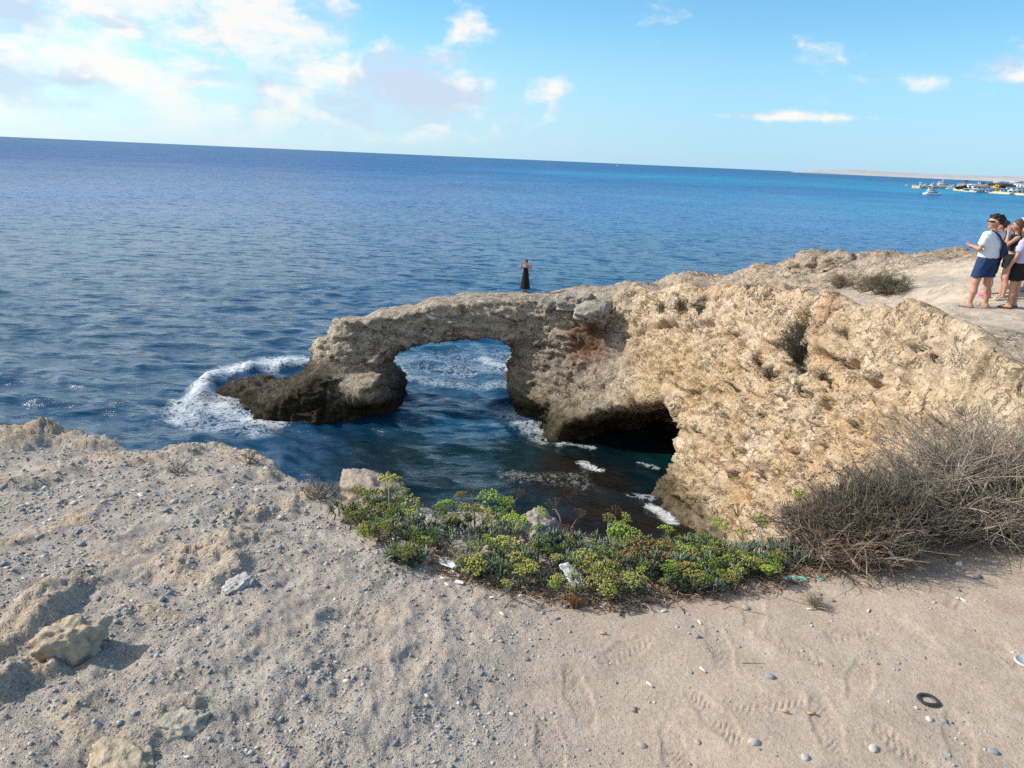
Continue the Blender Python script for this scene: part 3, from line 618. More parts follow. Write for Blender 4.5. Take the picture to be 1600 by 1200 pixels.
def fan(name, a0, a1, n=60):                      # the open water beyond the fine sheet
    aa = np.linspace(a0, a1, n); ra = np.array([16, 40, 120, 400, 1500, 6000, rs[-1]])
    A, B = np.meshgrid(aa, ra, indexing='ij'); v_ = np.stack([(B*np.sin(A)).ravel(), (B*np.cos(A)).ravel(), np.full(A.size, ZW)], 1)
    i0 = (np.arange(n-1)[:, None]*len(ra)+np.arange(len(ra)-1)[None, :]).ravel(); f_ = np.stack([i0, i0+1, i0+len(ra)+1, i0+len(ra)], 1)
    if (np.cross(v_[f_[0, 1]]-v_[f_[0, 0]], v_[f_[0, 2]]-v_[f_[0, 0]])[2]) < 0: f_ = f_[:, ::-1].copy()
    o = mesh(name, v_, f_, MAT['sea'], attrs={'col': mixc(np.broadcast_to(deep, v_.shape).copy(), mid, ss(45, 220, B.ravel())), 'foam': np.zeros(len(v_)), 'calm': np.zeros(len(v_))}); tag(o, kind='structure')
fan('sea', R(-125), azs[0]); fan('sea', azs[-1], R(80))
print('sea', len(SV), time.time()-T0)
# ------------------------------------------------------------------ small geometry kit
def ico(sub=0):
    t = (1+5**.5)/2; v = np.array([(-1, t, 0), (1, t, 0), (-1, -t, 0), (1, -t, 0), (0, -1, t), (0, 1, t), (0, -1, -t), (0, 1, -t), (t, 0, -1), (t, 0, 1), (-t, 0, -1), (-t, 0, 1)], float)
    f_ = [(0, 11, 5), (0, 5, 1), (0, 1, 7), (0, 7, 10), (0, 10, 11), (1, 5, 9), (5, 11, 4), (11, 10, 2), (10, 7, 6), (7, 1, 8), (3, 9, 4), (3, 4, 2), (3, 2, 6), (3, 6, 8), (3, 8, 9), (4, 9, 5), (2, 4, 11), (6, 2, 10), (8, 6, 7), (9, 8, 1)]
    v = list(v/np.linalg.norm(v[0]))
    for _ in range(sub):
        mid_, nf = {}, []
        def md(a, b):
            k = (min(a, b), max(a, b))
            if k not in mid_: w = v[a]+v[b]; v.append(w/np.linalg.norm(w)); mid_[k] = len(v)-1
            return mid_[k]
        for a, b, c_ in f_:
            x, y, z = md(a, b), md(b, c_), md(c_, a); nf += [(a, x, z), (b, y, x), (c_, z, y), (x, y, z)]
        f_ = nf
    return np.array(v), np.array(f_)
ICO0, ICO1, ICO2, ICO3, ICO4 = ico(0), ico(1), ico(2), ico(3), ico(4)
OCT = (np.array([(1, 0, 0), (-1, 0, 0), (0, 1, 0), (0, -1, 0), (0, 0, 1), (0, 0, -1)], float), np.array([(0, 2, 4), (2, 1, 4), (1, 3, 4), (3, 0, 4), (2, 0, 5), (1, 2, 5), (3, 1, 5), (0, 3, 5)]))
def many(tmpl, P_, S_, Rm=None, cols=None, jit=0):
    """copies of a template at points P_ (n,3) with scales S_ (n,3) -> V, F, col"""
    tv, tf = tmpl; n = len(P_); v = tv[None]*S_[:, None, :]
    if jit: v = v*(1+rng.normal(0, jit, (n, len(tv), 1)))
    if Rm is not None: v = np.einsum('nij,nkj->nki', Rm, v)
    v = v+P_[:, None, :]; f_ = tf[None]+(np.arange(n)*len(tv))[:, None, None]
    c_ = None if cols is None else np.repeat(cols, len(tv), 0)
    return v.reshape(-1, 3), f_.reshape(-1, 3), c_
def rotz(a): c_, s_ = np.cos(a), np.sin(a); z = np.zeros_like(a); o = z+1; return np.stack([np.stack([c_, -s_, z], -1), np.stack([s_, c_, z], -1), np.stack([z, z, o], -1)], -2)
def rotx(a): c_, s_ = np.cos(a), np.sin(a); z = np.zeros_like(a); o = z+1; return np.stack([np.stack([o, z, z], -1), np.stack([z, c_, -s_], -1), np.stack([z, s_, c_], -1)], -2)
def frames(D):
    """rotation matrices whose third column is D"""
    D = D/np.linalg.norm(D, axis=1)[:, None]; a = np.where(np.abs(D[:, 2:3]) < .9, np.array([[0, 0, 1.]]), np.array([[1., 0, 0]])); x = np.cross(a, D); x /= np.linalg.norm(x, axis=1)[:, None]
    return np.stack([x, np.cross(D, x), D], -1)
def tubes(Pn, Rn, sides=3):
    """Pn (n,k,3) polylines, Rn (n,k) radii"""
    n, k, _ = Pn.shape; T = np.gradient(Pn, axis=1); T /= np.linalg.norm(T, axis=2)[..., None]+1e-9
    M = frames(T.reshape(-1, 3)).reshape(n, k, 3, 3); a = np.arange(sides)*2*math.pi/sides
    ring = Pn[:, :, None, :]+Rn[:, :, None, None]*(np.cos(a)[None, None, :, None]*M[:, :, None, :, 0]+np.sin(a)[None, None, :, None]*M[:, :, None, :, 1])
    V_ = ring.reshape(-1, 3); b = (np.arange(n)[:, None, None]*k+np.arange(k-1)[None, :, None])*sides; s0 = np.arange(sides); s1 = (s0+1) % sides
    return V_, np.stack([b+s0, b+s1, b+sides+s1, b+sides+s0], -1).reshape(-1, 4)
def tri(Fq): return np.concatenate([Fq[:, [0, 1, 2]], Fq[:, [0, 2, 3]]])
def rockmesh(name, s, seed, m_=None, col=(.5, .42, .31), sub=ICO3, pw=0, rough=.22, parent=None, sharp=1.0):
    v, f_ = sub; v = v.copy(); col = np.array(col)*(.85 if m_ is None else 1)
    if pw: v = v/((np.abs(v)**pw).sum(1)**(1/pw))[:, None]; v[:, 0] += .3*v[:, 1]*v[:, 2]+.18*v[:, 1]; v[:, 2] += .18*v[:, 0]
    o_ = np.array([seed*3.1, seed*1.7, seed*.9]); w1_, w2_, _ = worley(v*1.1*sharp+o_)
    d_ = 1+rough*1.6*(w1_-.5)+rough*.8*fbm(v+o_, 1.3, 4, .55, True)+rough*.35*fbm(v+o_, 5, 3)
    v = v*d_[:, None]*np.array(s); v[:, 2] = np.maximum(v[:, 2], -s[2]*.55)
    cc = np.broadcast_to(np.array(col), v.shape)*(1+.25*fbm(v/np.mean(s)+o_, 1.5, 3))[:, None]
    return mesh(name, v, f_, m_ or MAT['boulder'], parent, attrs={'col': cc})
def bx(acc, c_, s_, rz=0, a=None):
    v = np.array([(x, y, z) for x in (-.5, .5) for y in (-.5, .5) for z in (-.5, .5)])*np.array(s_); c0, s0 = math.cos(rz), math.sin(rz)
    v = np.stack([v[:, 0]*c0-v[:, 1]*s0, v[:, 0]*s0+v[:, 1]*c0, v[:, 2]], 1)+np.array(c_)
    acc.add(v, np.array([(0, 1, 3, 2), (4, 6, 7, 5), (0, 4, 5, 1), (2, 3, 7, 6), (0, 2, 6, 4), (1, 5, 7, 3)]), a)

# ------------------------------------------------------------------ gravel (nobody could count it)
def gravel():
    N = 105000; u_ = rng.random(N); r_ = 1.25+(rng.random(N)**1.15)*5.4; a_ = R(-44)+rng.random(N)*R(90); x = r_*np.sin(a_); y = r_*np.cos(a_)
    gm = gfield(gmask, x, y); inn = gfield(sd_, x, y) > .03; cl_ = fbm(np.stack([x, y, 0*x], 1)+8, 3.2, 4, .6)
    keep_ = inn & (u_ < np.clip(gm*.85+1.5*cl_*gm**.5, .010, 1)*np.clip(.35+.65*3.2/r_, 0, 1)); x, y, r_, gm = x[keep_], y[keep_], r_[keep_], gm[keep_]
    z = gfield(gz, x, y); n = len(x)
    s_ = np.clip(np.exp(rng.normal(math.log(.0030), .55, n)), .0014, .0135)*np.clip(r_/2.6, .8, 1.6); S_ = np.stack([s_*rng.uniform(.8, 1.5, n), s_*rng.uniform(.7, 1.1, n), s_*rng.uniform(.4, .8, n)], 1)
    RM = rotz(rng.random(n)*6.28) @ rotx(rng.normal(0, .3, n))
    pal = np.array([(.22, .24, .265), (.30, .31, .325), (.39, .37, .34), (.47, .43, .38), (.55, .51, .45), (.30, .25, .215), (.62, .58, .53)]); pr = np.array([.25, .24, .19, .14, .09, .05, .04])
    cc = pal[rng.choice(len(pal), n, p=pr/pr.sum())]*rng.uniform(.85, 1.15, (n, 1))
    v, f_, c_ = many(OCT, np.stack([x, y, z+S_[:, 2]*.2], 1), S_*1.15, RM, cc, .15)
    o = mesh('gravel', v, f_, MAT['stone'], attrs={'col': c_}); tag(o, 'grey and tan pebbles scattered over the dusty ground', None, None, 'stuff'); print('gravel', n)
gravel()
# larger loose stones
stones = [(385, 1050, 9, (.50, .48, .45), 'pale oval stone lying right of the dark ledge shadow'), (560, 1095, 11, (.27, .29, .32), 'flat bluish grey stone in the gravel at lower left'), (822, 1030, 10, (.33, .31, .28), 'brown grey pebble sunk in the sand below the white tissue'),
          (735, 1098, 9, (.42, .36, .29), 'tan stone lying alone in sand beside dark gravel'), (1090, 1160, 9, (.46, .42, .37), 'angular tan stone on trodden sand near lower edge'), (1178, 1160, 14, (.56, .53, .48), 'squarish pale stone on the sand left of the black ring'),
          (1258, 1184, 12, (.55, .51, .46), 'round cream stone pair member at the bottom edge below the ring'), (1552, 1175, 11, (.33, .36, .41), 'smooth blue grey stone near the lower right corner'), (1365, 1170, 13, (.56, .53, .49), 'whitish stone below and left of the black ring'),
          (1352, 915, 13, (.50, .34, .26), 'reddish brown stone on sand below the grey shrub'), (1436, 890, 10, (.5, .45, .4), 'small beige stone on sand near the shrub roots'), (1165, 950, 11, (.46, .41, .36), 'lone grey stone on the sand in front of the samphire'),
          (1204, 1058, 12, (.30, .35, .39), 'slate blue pebble amid the shoe prints'), (1452, 1124, 9, (.66, .63, .58), 'white pebble just below the black ring'), (1003, 1165, 12, (.44, .40, .35), 'lumpy tan stone at the bottom centre'), (345, 1010, 11, (.42, .40, .38), 'grey stone between the rock ledge and open sand')]
for k, (u, v, px, c_, lb) in enumerate(stones):
    P_ = ghit(u, v); s_ = px/1150*np.linalg.norm(P_-CAM)*.5; o = rockmesh('stone', (s_*1.1, s_*.85, s_*.65), 20+k, MAT['stone'], np.array(c_)*.8, ICO2, rough=.16); o.location = P_+np.array([0, 0, s_*.05]); o.rotation_euler = (0, 0, k*1.3)
    tag(o, lb, 'stone', 'loose stones on the dusty ground')
# boulders lying by the edge
for k, (u, v, wpx_, hr, c_, lb, h_) in enumerate([(110, 1012, 62, .8, (.50, .41, .29), 'knobbly tan rock casting a dark shadow left foreground', .02), (586, 772, 88, .55, (.40, .34, .27), 'pale rough boulder on the cliff edge behind left samphire', .0), (838, 832, 76, .62, (.40, .33, .28), 'pinkish brown boulder half hidden behind samphire flowers', .0),
                                                  (283, 1122, 50, .4, (.47, .42, .34), 'low pitted rock in gravel at lower left', -.01), (190, 1178, 70, .3, (.50, .41, .29), 'broad tan rock at the bottom left corner', -.01), (370, 908, 40, .35, (.50, .48, .45), 'white stained rock at the end of the pitted outcrop', .0)]):
    P_ = ghit(u, v+10); s_ = wpx_/1150*np.linalg.norm(P_-CAM)*.5; o = rockmesh('rock', (s_*1.0, s_*.8, s_*hr), 40+k, None, c_, ICO4, rough=.34, sharp=1.9, pw=3); o.location = P_+np.array([0, .0, s_*hr*.3+h_]); o.rotation_euler = (.1, .1, k*2.1)
    tag(o, lb, 'rock', 'rocks around the cliff edge')

# ------------------------------------------------------------------ sea samphire
GREEN = np.array([.15, .20, .11]); GLAUC = np.array([.24, .30, .22]); OLIVE = np.array([.31, .31, .085]); LIME = np.array([.36, .50, .075]); YEL = np.array([.46, .47, .12]); RUST = np.array([.30, .20, .07]); BROWN = np.array([.17, .10, .06])
UC = {'b': LIME, 'g': np.array([.17, .26, .05]), 'y': YEL, 'o': OLIVE, 'r': RUST, 'd': BROWN}
def umbel_mesh(kind, seed):
    r_ = np.random.default_rng(seed); dead = kind == 'd'; A = Acc(); n = 15 if not dead else 13; base = UC[kind]
    ph = np.arange(n)*2.39996+r_.random()*6; rad = np.sqrt((np.arange(n)+.5)/n); P_ = np.stack([rad*np.cos(ph), rad*np.sin(ph), .62*np.sqrt(np.maximum(0, 1.08-rad**2))], 1)*(1+r_.normal(0, .07, (n, 1)))
    dome = 0
    for i in range(n):
        m_ = 9 if not dead else 5; q3 = r_.normal(size=(m_, 3)); q3[:, 2] = np.abs(q3[:, 2])*.8; q3 /= np.linalg.norm(q3, axis=1)[:, None]
        pp = P_[i]+q3*(.20 if not dead else .13); ss_ = np.full((m_, 3), .085 if not dead else .05)*r_.uniform(.7, 1.3, (m_, 1))
        cc = base*r_.uniform(.65, 1.35, (m_, 1))*np.array([r_.uniform(.85, 1.25), 1, 1]); v, f_, c_ = many(OCT, pp, ss_, rotz(r_.random(m_)*6), cc); A.add(v, f_, c_)
    st_ = np.stack([np.zeros((n, 3))+(0, 0, -.55), P_*.55+(0, 0, -.25), P_], 1); v, f_ = tubes(st_, np.full((n, 3), .022), 3); A.add(v, tri(f_), base*.6+np.array([.03, .04, .02]))
    return np.concatenate(A.V), np.concatenate(A.F), np.concatenate(A.A)
UMB = {k: [] for k in UC}
for k in UC:
    for j in range(3):
        v, f_, c_ = umbel_mesh(k, ord(k)*7+j); o = mesh('flower_head', v, f_, MAT['plant'], attrs={'col': c_}, smooth=False); UMB[k].append(o.data); bpy.data.objects.remove(o)
def leaf_tufts(A, pts, dirs, nleaf, L, r_, col, wid=.16):
    n = len(pts)*nleaf; P_ = np.repeat(pts, nleaf, 0); D = np.repeat(dirs, nleaf, 0)+r_.normal(0, .62, (n, 3)); D[:, 2] = D[:, 2]*.8+.25; D /= np.linalg.norm(D, axis=1)[:, None]
    M = frames(D); w = L*wid; l_ = L*r_.uniform(.6, 1.3, n)
    tv = np.array([(0, 0, 0), (.35, .08, .35), (-.35, .08, .35), (0, -.22, .4), (.5, .1, .7), (-.5, .1, .7), (0, -.25, .72), (0, .12, 1.0)]); tf = np.array([(0, 1, 3), (0, 3, 2), (0, 2, 1), (1, 4, 3), (4, 6, 3), (3, 6, 2), (6, 5, 2), (2, 5, 1), (5, 4, 1), (4, 7, 6), (6, 7, 5), (5, 7, 4)])
    v = tv[None]*np.stack([np.full(n, w), np.full(n, w), l_], 1)[:, None, :]; v = np.einsum('nij,nkj->nki', M, v)+(P_+D*r_.uniform(0, .5, (n, 1))*L)[:, None, :]
    f_ = tf[None]+(np.arange(n)*8)[:, None, None]; cc = col*r_.uniform(.55, 1.3, (n, 1))*(1+r_.normal(0, .06, (n, 3))); A.add(v.reshape(-1, 3), f_.reshape(-1, 3), np.repeat(cc, 8, 0))
umbs = [(607, 757, 30, 'y'), (561, 771, 22, 'y'), (576, 778, 26, 'g'), (591, 774, 18, 'o'), (572, 795, 24, 'o'), (600, 800, 26, 'o'), (627, 777, 24, 'g'), (645, 792, 26, 'y'), (641, 808, 22, 'y'), (547, 803, 22, 'g'), (577, 828, 26, 'o'), (649, 833, 20, 'y'), (665, 848, 18, 'y'), (630, 868, 24, 'o'),
        (685, 804, 22, 'g'), (695, 792, 24, 'b'), (709, 793, 18, 'g'), (720, 778, 16, 'r'), (729, 802, 28, 'o'), (764, 781, 28, 'b'), (748, 797, 18, 'y'), (760, 812, 30, 'y'), (780, 806, 26, 'g'), (784, 786, 17, 'b'), (796, 788, 18, 'b'), (737, 766, 18, 'd'), (810, 772, 20, 'd'), (804, 822, 34, 'b'), (844, 803, 20, 'b'), (864, 789, 24, 'd'),
        (840, 832, 22, 'g'), (844, 853, 28, 'g'), (787, 854, 34, 'y'), (807, 877, 26, 'y'), (749, 873, 18, 'y'), (744, 888, 30, 'y'), (811, 888, 15, 'y'), (791, 915, 16, 'y'), (889, 847, 20, 'o'), (882, 829, 22, 'd'), (905, 804, 20, 'd'), (890, 832, 16, 'd'),
        (960, 800, 20, 'd'), (951, 812, 16, 'o'), (976, 811, 16, 'y'), (966, 826, 20, 'b'), (962, 844, 32, 'b'), (985, 836, 24, 'b'), (982, 852, 24, 'g'), (927, 848, 12, 'b'), (940, 867, 24, 'g'), (915, 880, 32, 'y'), (932, 893, 22, 'y'), (952, 892, 28, 'o'), (960, 874, 20, 'g'), (1000, 862, 40, 'r'), (985, 872, 28, 'r'), (1022, 859, 28, 'o'), (1040, 857, 26, 'r'),
        (1041, 831, 19, 'b'), (1062, 843, 12, 'b'), (1067, 863, 26, 'b'), (1086, 853, 28, 'g'), (1077, 872, 28, 'o'), (1035, 879, 26, 'r'), (1045, 897, 26, 'g'), (1078, 893, 26, 'o'), (1086, 908, 30, 'o'), (1065, 894, 26, 'r'), (1111, 884, 26, 'g'), (1113, 850, 28, 'g'), (1121, 822, 22, 'b'), (1135, 880, 20, 'g'), (1166, 884, 24, 'y'), (1137, 906, 18, 'o'),
        (1160, 837, 20, 'y'), (1187, 817, 20, 'b'), (1152, 799, 24, 'd'), (1163, 853, 24, 'd'), (930, 912, 30, 'o'), (952, 912, 34, 'o'), (945, 922, 26, 'y'), (986, 914, 24, 'y'), (1250, 777, 20, 'b'), (1243, 822, 20, 'b'), (1236, 800, 16, 'g'), (935, 900, 22, 'g'), (1008, 888, 18, 'g'), (1120, 862, 24, 'o')]
plants = [(575, 815, .15, 'yellow green samphire clump against the pale edge boulder, leftmost'), (632, 838, .12, 'samphire clump with yellow green heads beside white paper scrap'), (632, 880, .06, 'small olive samphire tuft at the left front of the bed'), (700, 850, .17, 'samphire with dry brown stalks and leafy green base left of centre'),
          (765, 850, .18, 'samphire with tall bright heads seen against dark water'), (745, 895, .07, 'low yellow headed samphire behind the crumpled tissue'), (805, 900, .13, 'samphire with one round olive head above the crumpled tan paper'), (850, 875, .16, 'dense blue green samphire leaves left of the white napkin'),
          (885, 865, .13, 'samphire with withered brown heads right of the pinkish boulder'), (935, 915, .14, 'olive flowered samphire cluster right of the white napkin'), (965, 870, .15, 'samphire with the brightest domed head in the middle'), (1005, 895, .14, 'rust coloured flowering samphire in the middle of the bed'),
          (1045, 905, .13, 'samphire with rusty and green heads mixed, front row'), (1085, 910, .13, 'large olive headed samphire at the front edge of sand'), (1075, 872, .13, 'samphire with two pale green domes before the rock wall'), (1125, 890, .15, 'tall samphire under the cream scree slope'), (1165, 890, .15, 'samphire with dark dried head right of the scree'),
          (1200, 880, .14, 'bushy leafy samphire beside the brown shrub'), (1245, 872, .12, 'straggly samphire with lime heads growing through the shrub')]
ur = np.random.default_rng(77)
for _ in range(95):
    uu_ = ur.uniform(548, 1235); b_ = np.interp(uu_, [545, 600, 700, 800, 960, 1100, 1235], [822, 862, 892, 908, 925, 908, 890]); t_ = np.interp(uu_, [545, 700, 830, 960, 1100, 1235], [790, 806, 838, 850, 856, 868]); umbs.append((uu_, ur.uniform(t_, b_), ur.uniform(12, 22), 'yygbyogo'[ur.integers(8)]))
def samphire():
    bases = []
    for (u, v, rad, lb) in plants:
        P_ = ghit(u, v); bases.append(P_)
    own = {i: [] for i in range(len(plants))}
    for (u, v, px, k) in umbs:
        i = min(range(len(plants)), key=lambda j: abs(plants[j][0]-u)+1.1*abs(plants[j][1]-v-22)); own[i].append((u, v, px, k))
    for i, (u, v, rad, lb) in enumerate(plants):
        r_ = np.random.default_rng(100+i); B = bases[i]; t = empty('sea_samphire', B, lb, 'plant', 'sea samphire bed along the cliff edge'); A = Acc(); S_ = Acc()
        for (uu, vv, px, k) in own[i]:
            # the head stands on its stalk in the plant's own depth
            yy = B[1]+np.clip((v-22-vv)*.006, -.12, .25); P_ = atY(uu, vv, yy); gh = gheight(P_[0], P_[1])
            if P_[2]-gh < .05: P_ = ghit(uu, vv, .07)
            s_ = px/1150*np.linalg.norm(P_-CAM)*.62
            o = inst('flower_head', UMB[k][r_.integers(3)], t, P_-B, (r_.normal(0, .3)-.15, r_.normal(0, .3), r_.random()*6), (s_, s_, s_*r_.uniform(.8, 1.15)))
            q0 = np.array([B[0]+(P_[0]-B[0])*.4+r_.normal(0, .03), B[1]+(P_[1]-B[1])*.4+r_.normal(0, .03), 0]); q0[2] = gheight(q0[0], q0[1])
            pm = (q0+P_)/2+r_.normal(0, .02, 3); pl = np.array([q0, q0*.6+pm*.4+r_.normal(0, .008, 3), pm, pm*.4+P_*.6, P_-(0, 0, s_*.5)])-B
            v_, f_ = tubes(pl[None], np.array([[.0045, .004, .0035, .003, .0025]]), 4); S_.add(v_, f_, (BROWN*1.6 if k == 'd' else GLAUC*.9)*r_.uniform(.8, 1.2))
        m_ = 26; a_ = r_.random(m_)*6.28; rr_ = rad*np.sqrt(r_.random(m_)); pts = np.stack([B[0]+rr_*np.cos(a_)*1.25, B[1]+rr_*np.sin(a_), np.zeros(m_)], 1); hh_ = r_.uniform(.01, .10, m_)*(.5+.45*(1-rr_/rad))*min(1, rad/.12)
        pts[:, 2] = [gheight(x, y) for x, y in pts[:, :2]]; gb = pts.copy(); pts[:, 2] += hh_; D = np.stack([np.cos(a_)*.45, np.sin(a_)*.45, np.ones(m_)], 1)
        leaf_tufts(A, pts-B, D, 26, .036, r_, GLAUC if i % 3 else GREEN*1.15)
        leaf_tufts(A, pts[:8]-B-(0, 0, .01), D[:8], 14, .03, r_, np.array([.16, .10, .06]))
        pl = np.stack([gb-(0, 0, .01), gb*.5+pts*.5+r_.normal(0, .008, gb.shape), pts], 1)-B; v_, f_ = tubes(pl, np.broadcast_to([.005, .004, .003], (m_, 3)), 4); S_.add(v_, f_, np.array([.20, .17, .12]))
        tag(A.build('leaves', MAT['plant'], t, smooth=False), kind='stuff'); tag(S_.build('stems', MAT['twig'], t), kind='stuff')
samphire()
def litterbed():                                # dead leaves, straws and twigs under the plants
    n = 5200; us = rng.uniform(530, 1420, n); base = np.interp(us, [530, 600, 700, 800, 960, 1100, 1230, 1350, 1420], [812, 862, 908, 930, 948, 925, 912, 888, 850]); vs = base-rng.exponential(24, n)+rng.normal(0, 7, n)
    P_ = np.array([gpt(u, v) for u, v in zip(us, vs)]); ok = gfield(sd_, P_[:, 0], P_[:, 1]) > .02; P_ = P_[ok]; n = len(P_); P_[:, 2] = gfield(gz, P_[:, 0], P_[:, 1])+.003+rng.random(n)*.012
    D = rng.normal(size=(n, 3)); D[:, 2] *= .22; D /= np.linalg.norm(D, axis=1)[:, None]; L = rng.uniform(.008, .035, n); pm = P_+rng.normal(0, .003, (n, 3)); pl = np.stack([P_-D*L[:, None], pm, P_+D*L[:, None]], 1)
    v_, f_ = tubes(pl, np.broadcast_to(rng.uniform(.0007, .0026, n)[:, None], (n, 3)), 3); pal = np.array([(.30, .20, .13), (.36, .29, .2), (.22, .13, .08), (.48, .38, .28), (.16, .11, .08)])
    c_ = np.repeat(pal[rng.integers(0, 5, n)]*rng.uniform(.7, 1.2, (n, 1)), 9, 0)
    o = mesh('dead_plant_litter', v_, f_, MAT['twig'], attrs={'col': c_}, smooth=False); tag(o, 'brown dead leaves and straws under the samphire bed', None, None, 'stuff')
litterbed()

# ------------------------------------------------------------------ shrubs of dry twigs
def shrub(name, B, rad, hgt, n, seed, lb, grp, cols, leafc=None, curl=.5, nleaf=2, thick=.0022, upr=.6, shoots=0, dirb=(0, 0), cat='shrub', LL=.02, twigname='branches'):
    r_ = np.random.default_rng(seed); B = np.array(B, float); t = empty(name, B, lb, cat, grp)
    n1 = max(10, n//14); a_ = r_.random(n1)*6.28; tilt = r_.beta(1.4, 1.3, n1)*1.35; D = np.stack([np.sin(tilt)*np.cos(a_)+dirb[0], np.sin(tilt)*np.sin(a_)+dirb[1], np.cos(tilt)*upr+.15], 1); D /= np.linalg.norm(D, axis=1)[:, None]
    Lm = (rad*np.hypot(D[:, 0], D[:, 1])+hgt*D[:, 2])*r_.uniform(.6, 1.0, n1); k = 6; s_ = np.linspace(0, 1, k)
    side = r_.normal(0, 1, (n1, 3)); start = np.stack([r_.normal(0, rad*.2, n1), r_.normal(0, rad*.15, n1), np.zeros(n1)], 1)
    main = start[:, None]+D[:, None]*Lm[:, None, None]*s_[None, :, None]+side[:, None]*(Lm*.16*curl*1.5)[:, None, None]*(np.sin(s_*3.1)[None, :, None])
    main[:, :, 2] += .12*Lm[:, None]*np.sin(s_*math.pi)[None]; A = Acc()
    v_, f_ = tubes(main, thick*2.8*(1-.7*s_)[None]*np.ones((n1, 1)), 4); A.add(v_, f_, np.repeat(cols[0]*r_.uniform(.7, 1.2, (n1, 1)), k*4, 0))
    def kids(par, m_, Lr, th, ci, kk=5):
        i_ = r_.integers(0, len(par), m_); K = par.shape[1]; j_ = r_.uniform(.25, .98, m_)*(K-1); j0 = np.floor(j_).astype(int); fr_ = (j_-j0)[:, None]; P0 = par[i_, j0]*(1-fr_)+par[i_, np.minimum(j0+1, K-1)]*fr_
        T = par[i_, np.minimum(j0+1, K-1)]-par[i_, j0]; T /= np.linalg.norm(T, axis=1)[:, None]+1e-9; D_ = T+r_.normal(0, .55, (m_, 3)); D_[:, 2] += .25; D_ /= np.linalg.norm(D_, axis=1)[:, None]
        L_ = Lr*r_.uniform(.4, 1.25, m_); s2 = np.linspace(0, 1, kk); sd2 = r_.normal(0, 1, (m_, 3)); sd2[:, 2] *= .6
        pl = P0[:, None]+D_[:, None]*L_[:, None, None]*s2[None, :, None]+sd2[:, None]*(L_*curl*.55)[:, None, None]*(s2**2)[None, :, None]
        v_, f_ = tubes(pl, th*(1-.55*s2)[None]*np.ones((m_, 1)), 3); A.add(v_, f_, np.repeat(cols[ci]*r_.uniform(.6, 1.3, (m_, 1)), kk*3, 0)); return pl
    k1 = kids(main, n//2, rad*.5, thick, 0); k2 = kids(k1, n, rad*.26, thick*.65, 1, 4)
    tag(A.build(twigname, MAT['twig'], t, smooth=False), kind='stuff')
    if leafc is not None:
        Lf = Acc(); m_ = n*nleaf; i_ = r_.integers(0, len(k2), m_); j_ = r_.integers(1, 4, m_); leaf_tufts(Lf, k2[i_, j_], np.tile([[0, 0, .5]], (m_, 1)), 2, LL, r_, leafc, .14)
        if shoots:
            for q_i in range(shoots):
                b_ = main[r_.integers(n1), -1]*.85; hh = r_.uniform(.5, 1.0)*hgt*.35; tt_ = np.linspace(0, 1, 22); dd = np.array([r_.normal(0, .25), r_.normal(0, .2), 1]); pp = b_+dd*hh*tt_[:, None]
                leaf_tufts(Lf, pp, np.tile(dd*.8, (22, 1)), 5, LL*1.2, r_, leafc*.9, .16)
        tag(Lf.build('leaves', MAT['plant'], t, smooth=False), kind='stuff')
    return t
GT = np.array([.34, .29, .23]); GT2 = np.array([.25, .21, .17]); DK = np.array([.15, .125, .10]); PALE = np.array([.38, .325, .26])
shrub('dry_shrub', ghit(1545, 822), .50, .24, 2700, 1, 'big grey dried shrub of tangled twigs at the right edge', 'dry shrubs at the cliff edge', [GT, PALE], np.array([.19, .17, .125]), .75, 2, .0026, .75, 0, (-.05, .10), LL=.012)
shrub('dry_shrub', ghit(1645, 812), .46, .26, 1800, 12, 'pale brown dried shrub cut off by the right edge of view', 'dry shrubs at the cliff edge', [PALE, GT], np.array([.16, .14, .10]), .75, 1, .0023, .75, 0, (.05, .1), LL=.014)
shrub('dry_shrub', ghit(1455, 830), .34, .22, 1900, 2, 'pale curling twig shrub between the big grey and the dark shrub', 'dry shrubs at the cliff edge', [PALE, GT], np.array([.15, .14, .10]), .9, 1, .0022, .7, 6, (-.05, .1), LL=.016)
shrub('leafy_shrub', ghit(1365, 858), .28, .27, 1900, 3, 'dark grey green shrub with upright leafy shoots against the cliff', 'dry shrubs at the cliff edge', [DK, GT2], np.array([.085, .095, .065]), .5, 2, .0022, .9, 12, (0, .1), LL=.02)
shrub('leafy_shrub', ghit(1290, 868), .22, .27, 1300, 4, 'brown stemmed shrub with spiky shoots right of the samphire', 'dry shrubs at the cliff edge', [DK, GT2], np.array([.10, .10, .07]), .5, 2, .002, .9, 9, (0, .05), LL=.018)
shrub('twig_pile', ghit(1330, 880), .30, .10, 1300, 5, 'low mat of broken brown twigs on sand under the dark shrub', 'dry shrubs at the cliff edge', [GT, np.array([.26, .17, .11])], None, .8, 1, .0022, .35)
shrub('twig_pile', ghit(1590, 850), .28, .10, 700, 15, 'flat sprawl of straw coloured twigs below the right shrub', 'dry shrubs at the cliff edge', [PALE, GT], None, .8, 1, .002, .35)
shrub('dry_tuft', ghit(497, 778), .10, .035, 260, 6, 'small bleached grass tuft on the left rim by the boulder', 'dry tufts', [PALE*.9, GT], None, .4, 1, .0016, .8, cat='dry plant')
shrub('dry_tuft', ghit(1275, 948), .05, .025, 260, 7, 'little dried weed with a long stalk lying on open sand', 'dry tufts', [GT, np.array([.25, .18, .09])], None, .8, 1, .0011, .5, cat='dry plant')
shrub('dry_tuft', ghit(898, 950), .04, .035, 260, 8, 'rusty brown dried weed at the front of the plant bed', 'dry tufts', [np.array([.28, .15, .07])]*2, None, .8, 1, .0011, .8, cat='dry plant')
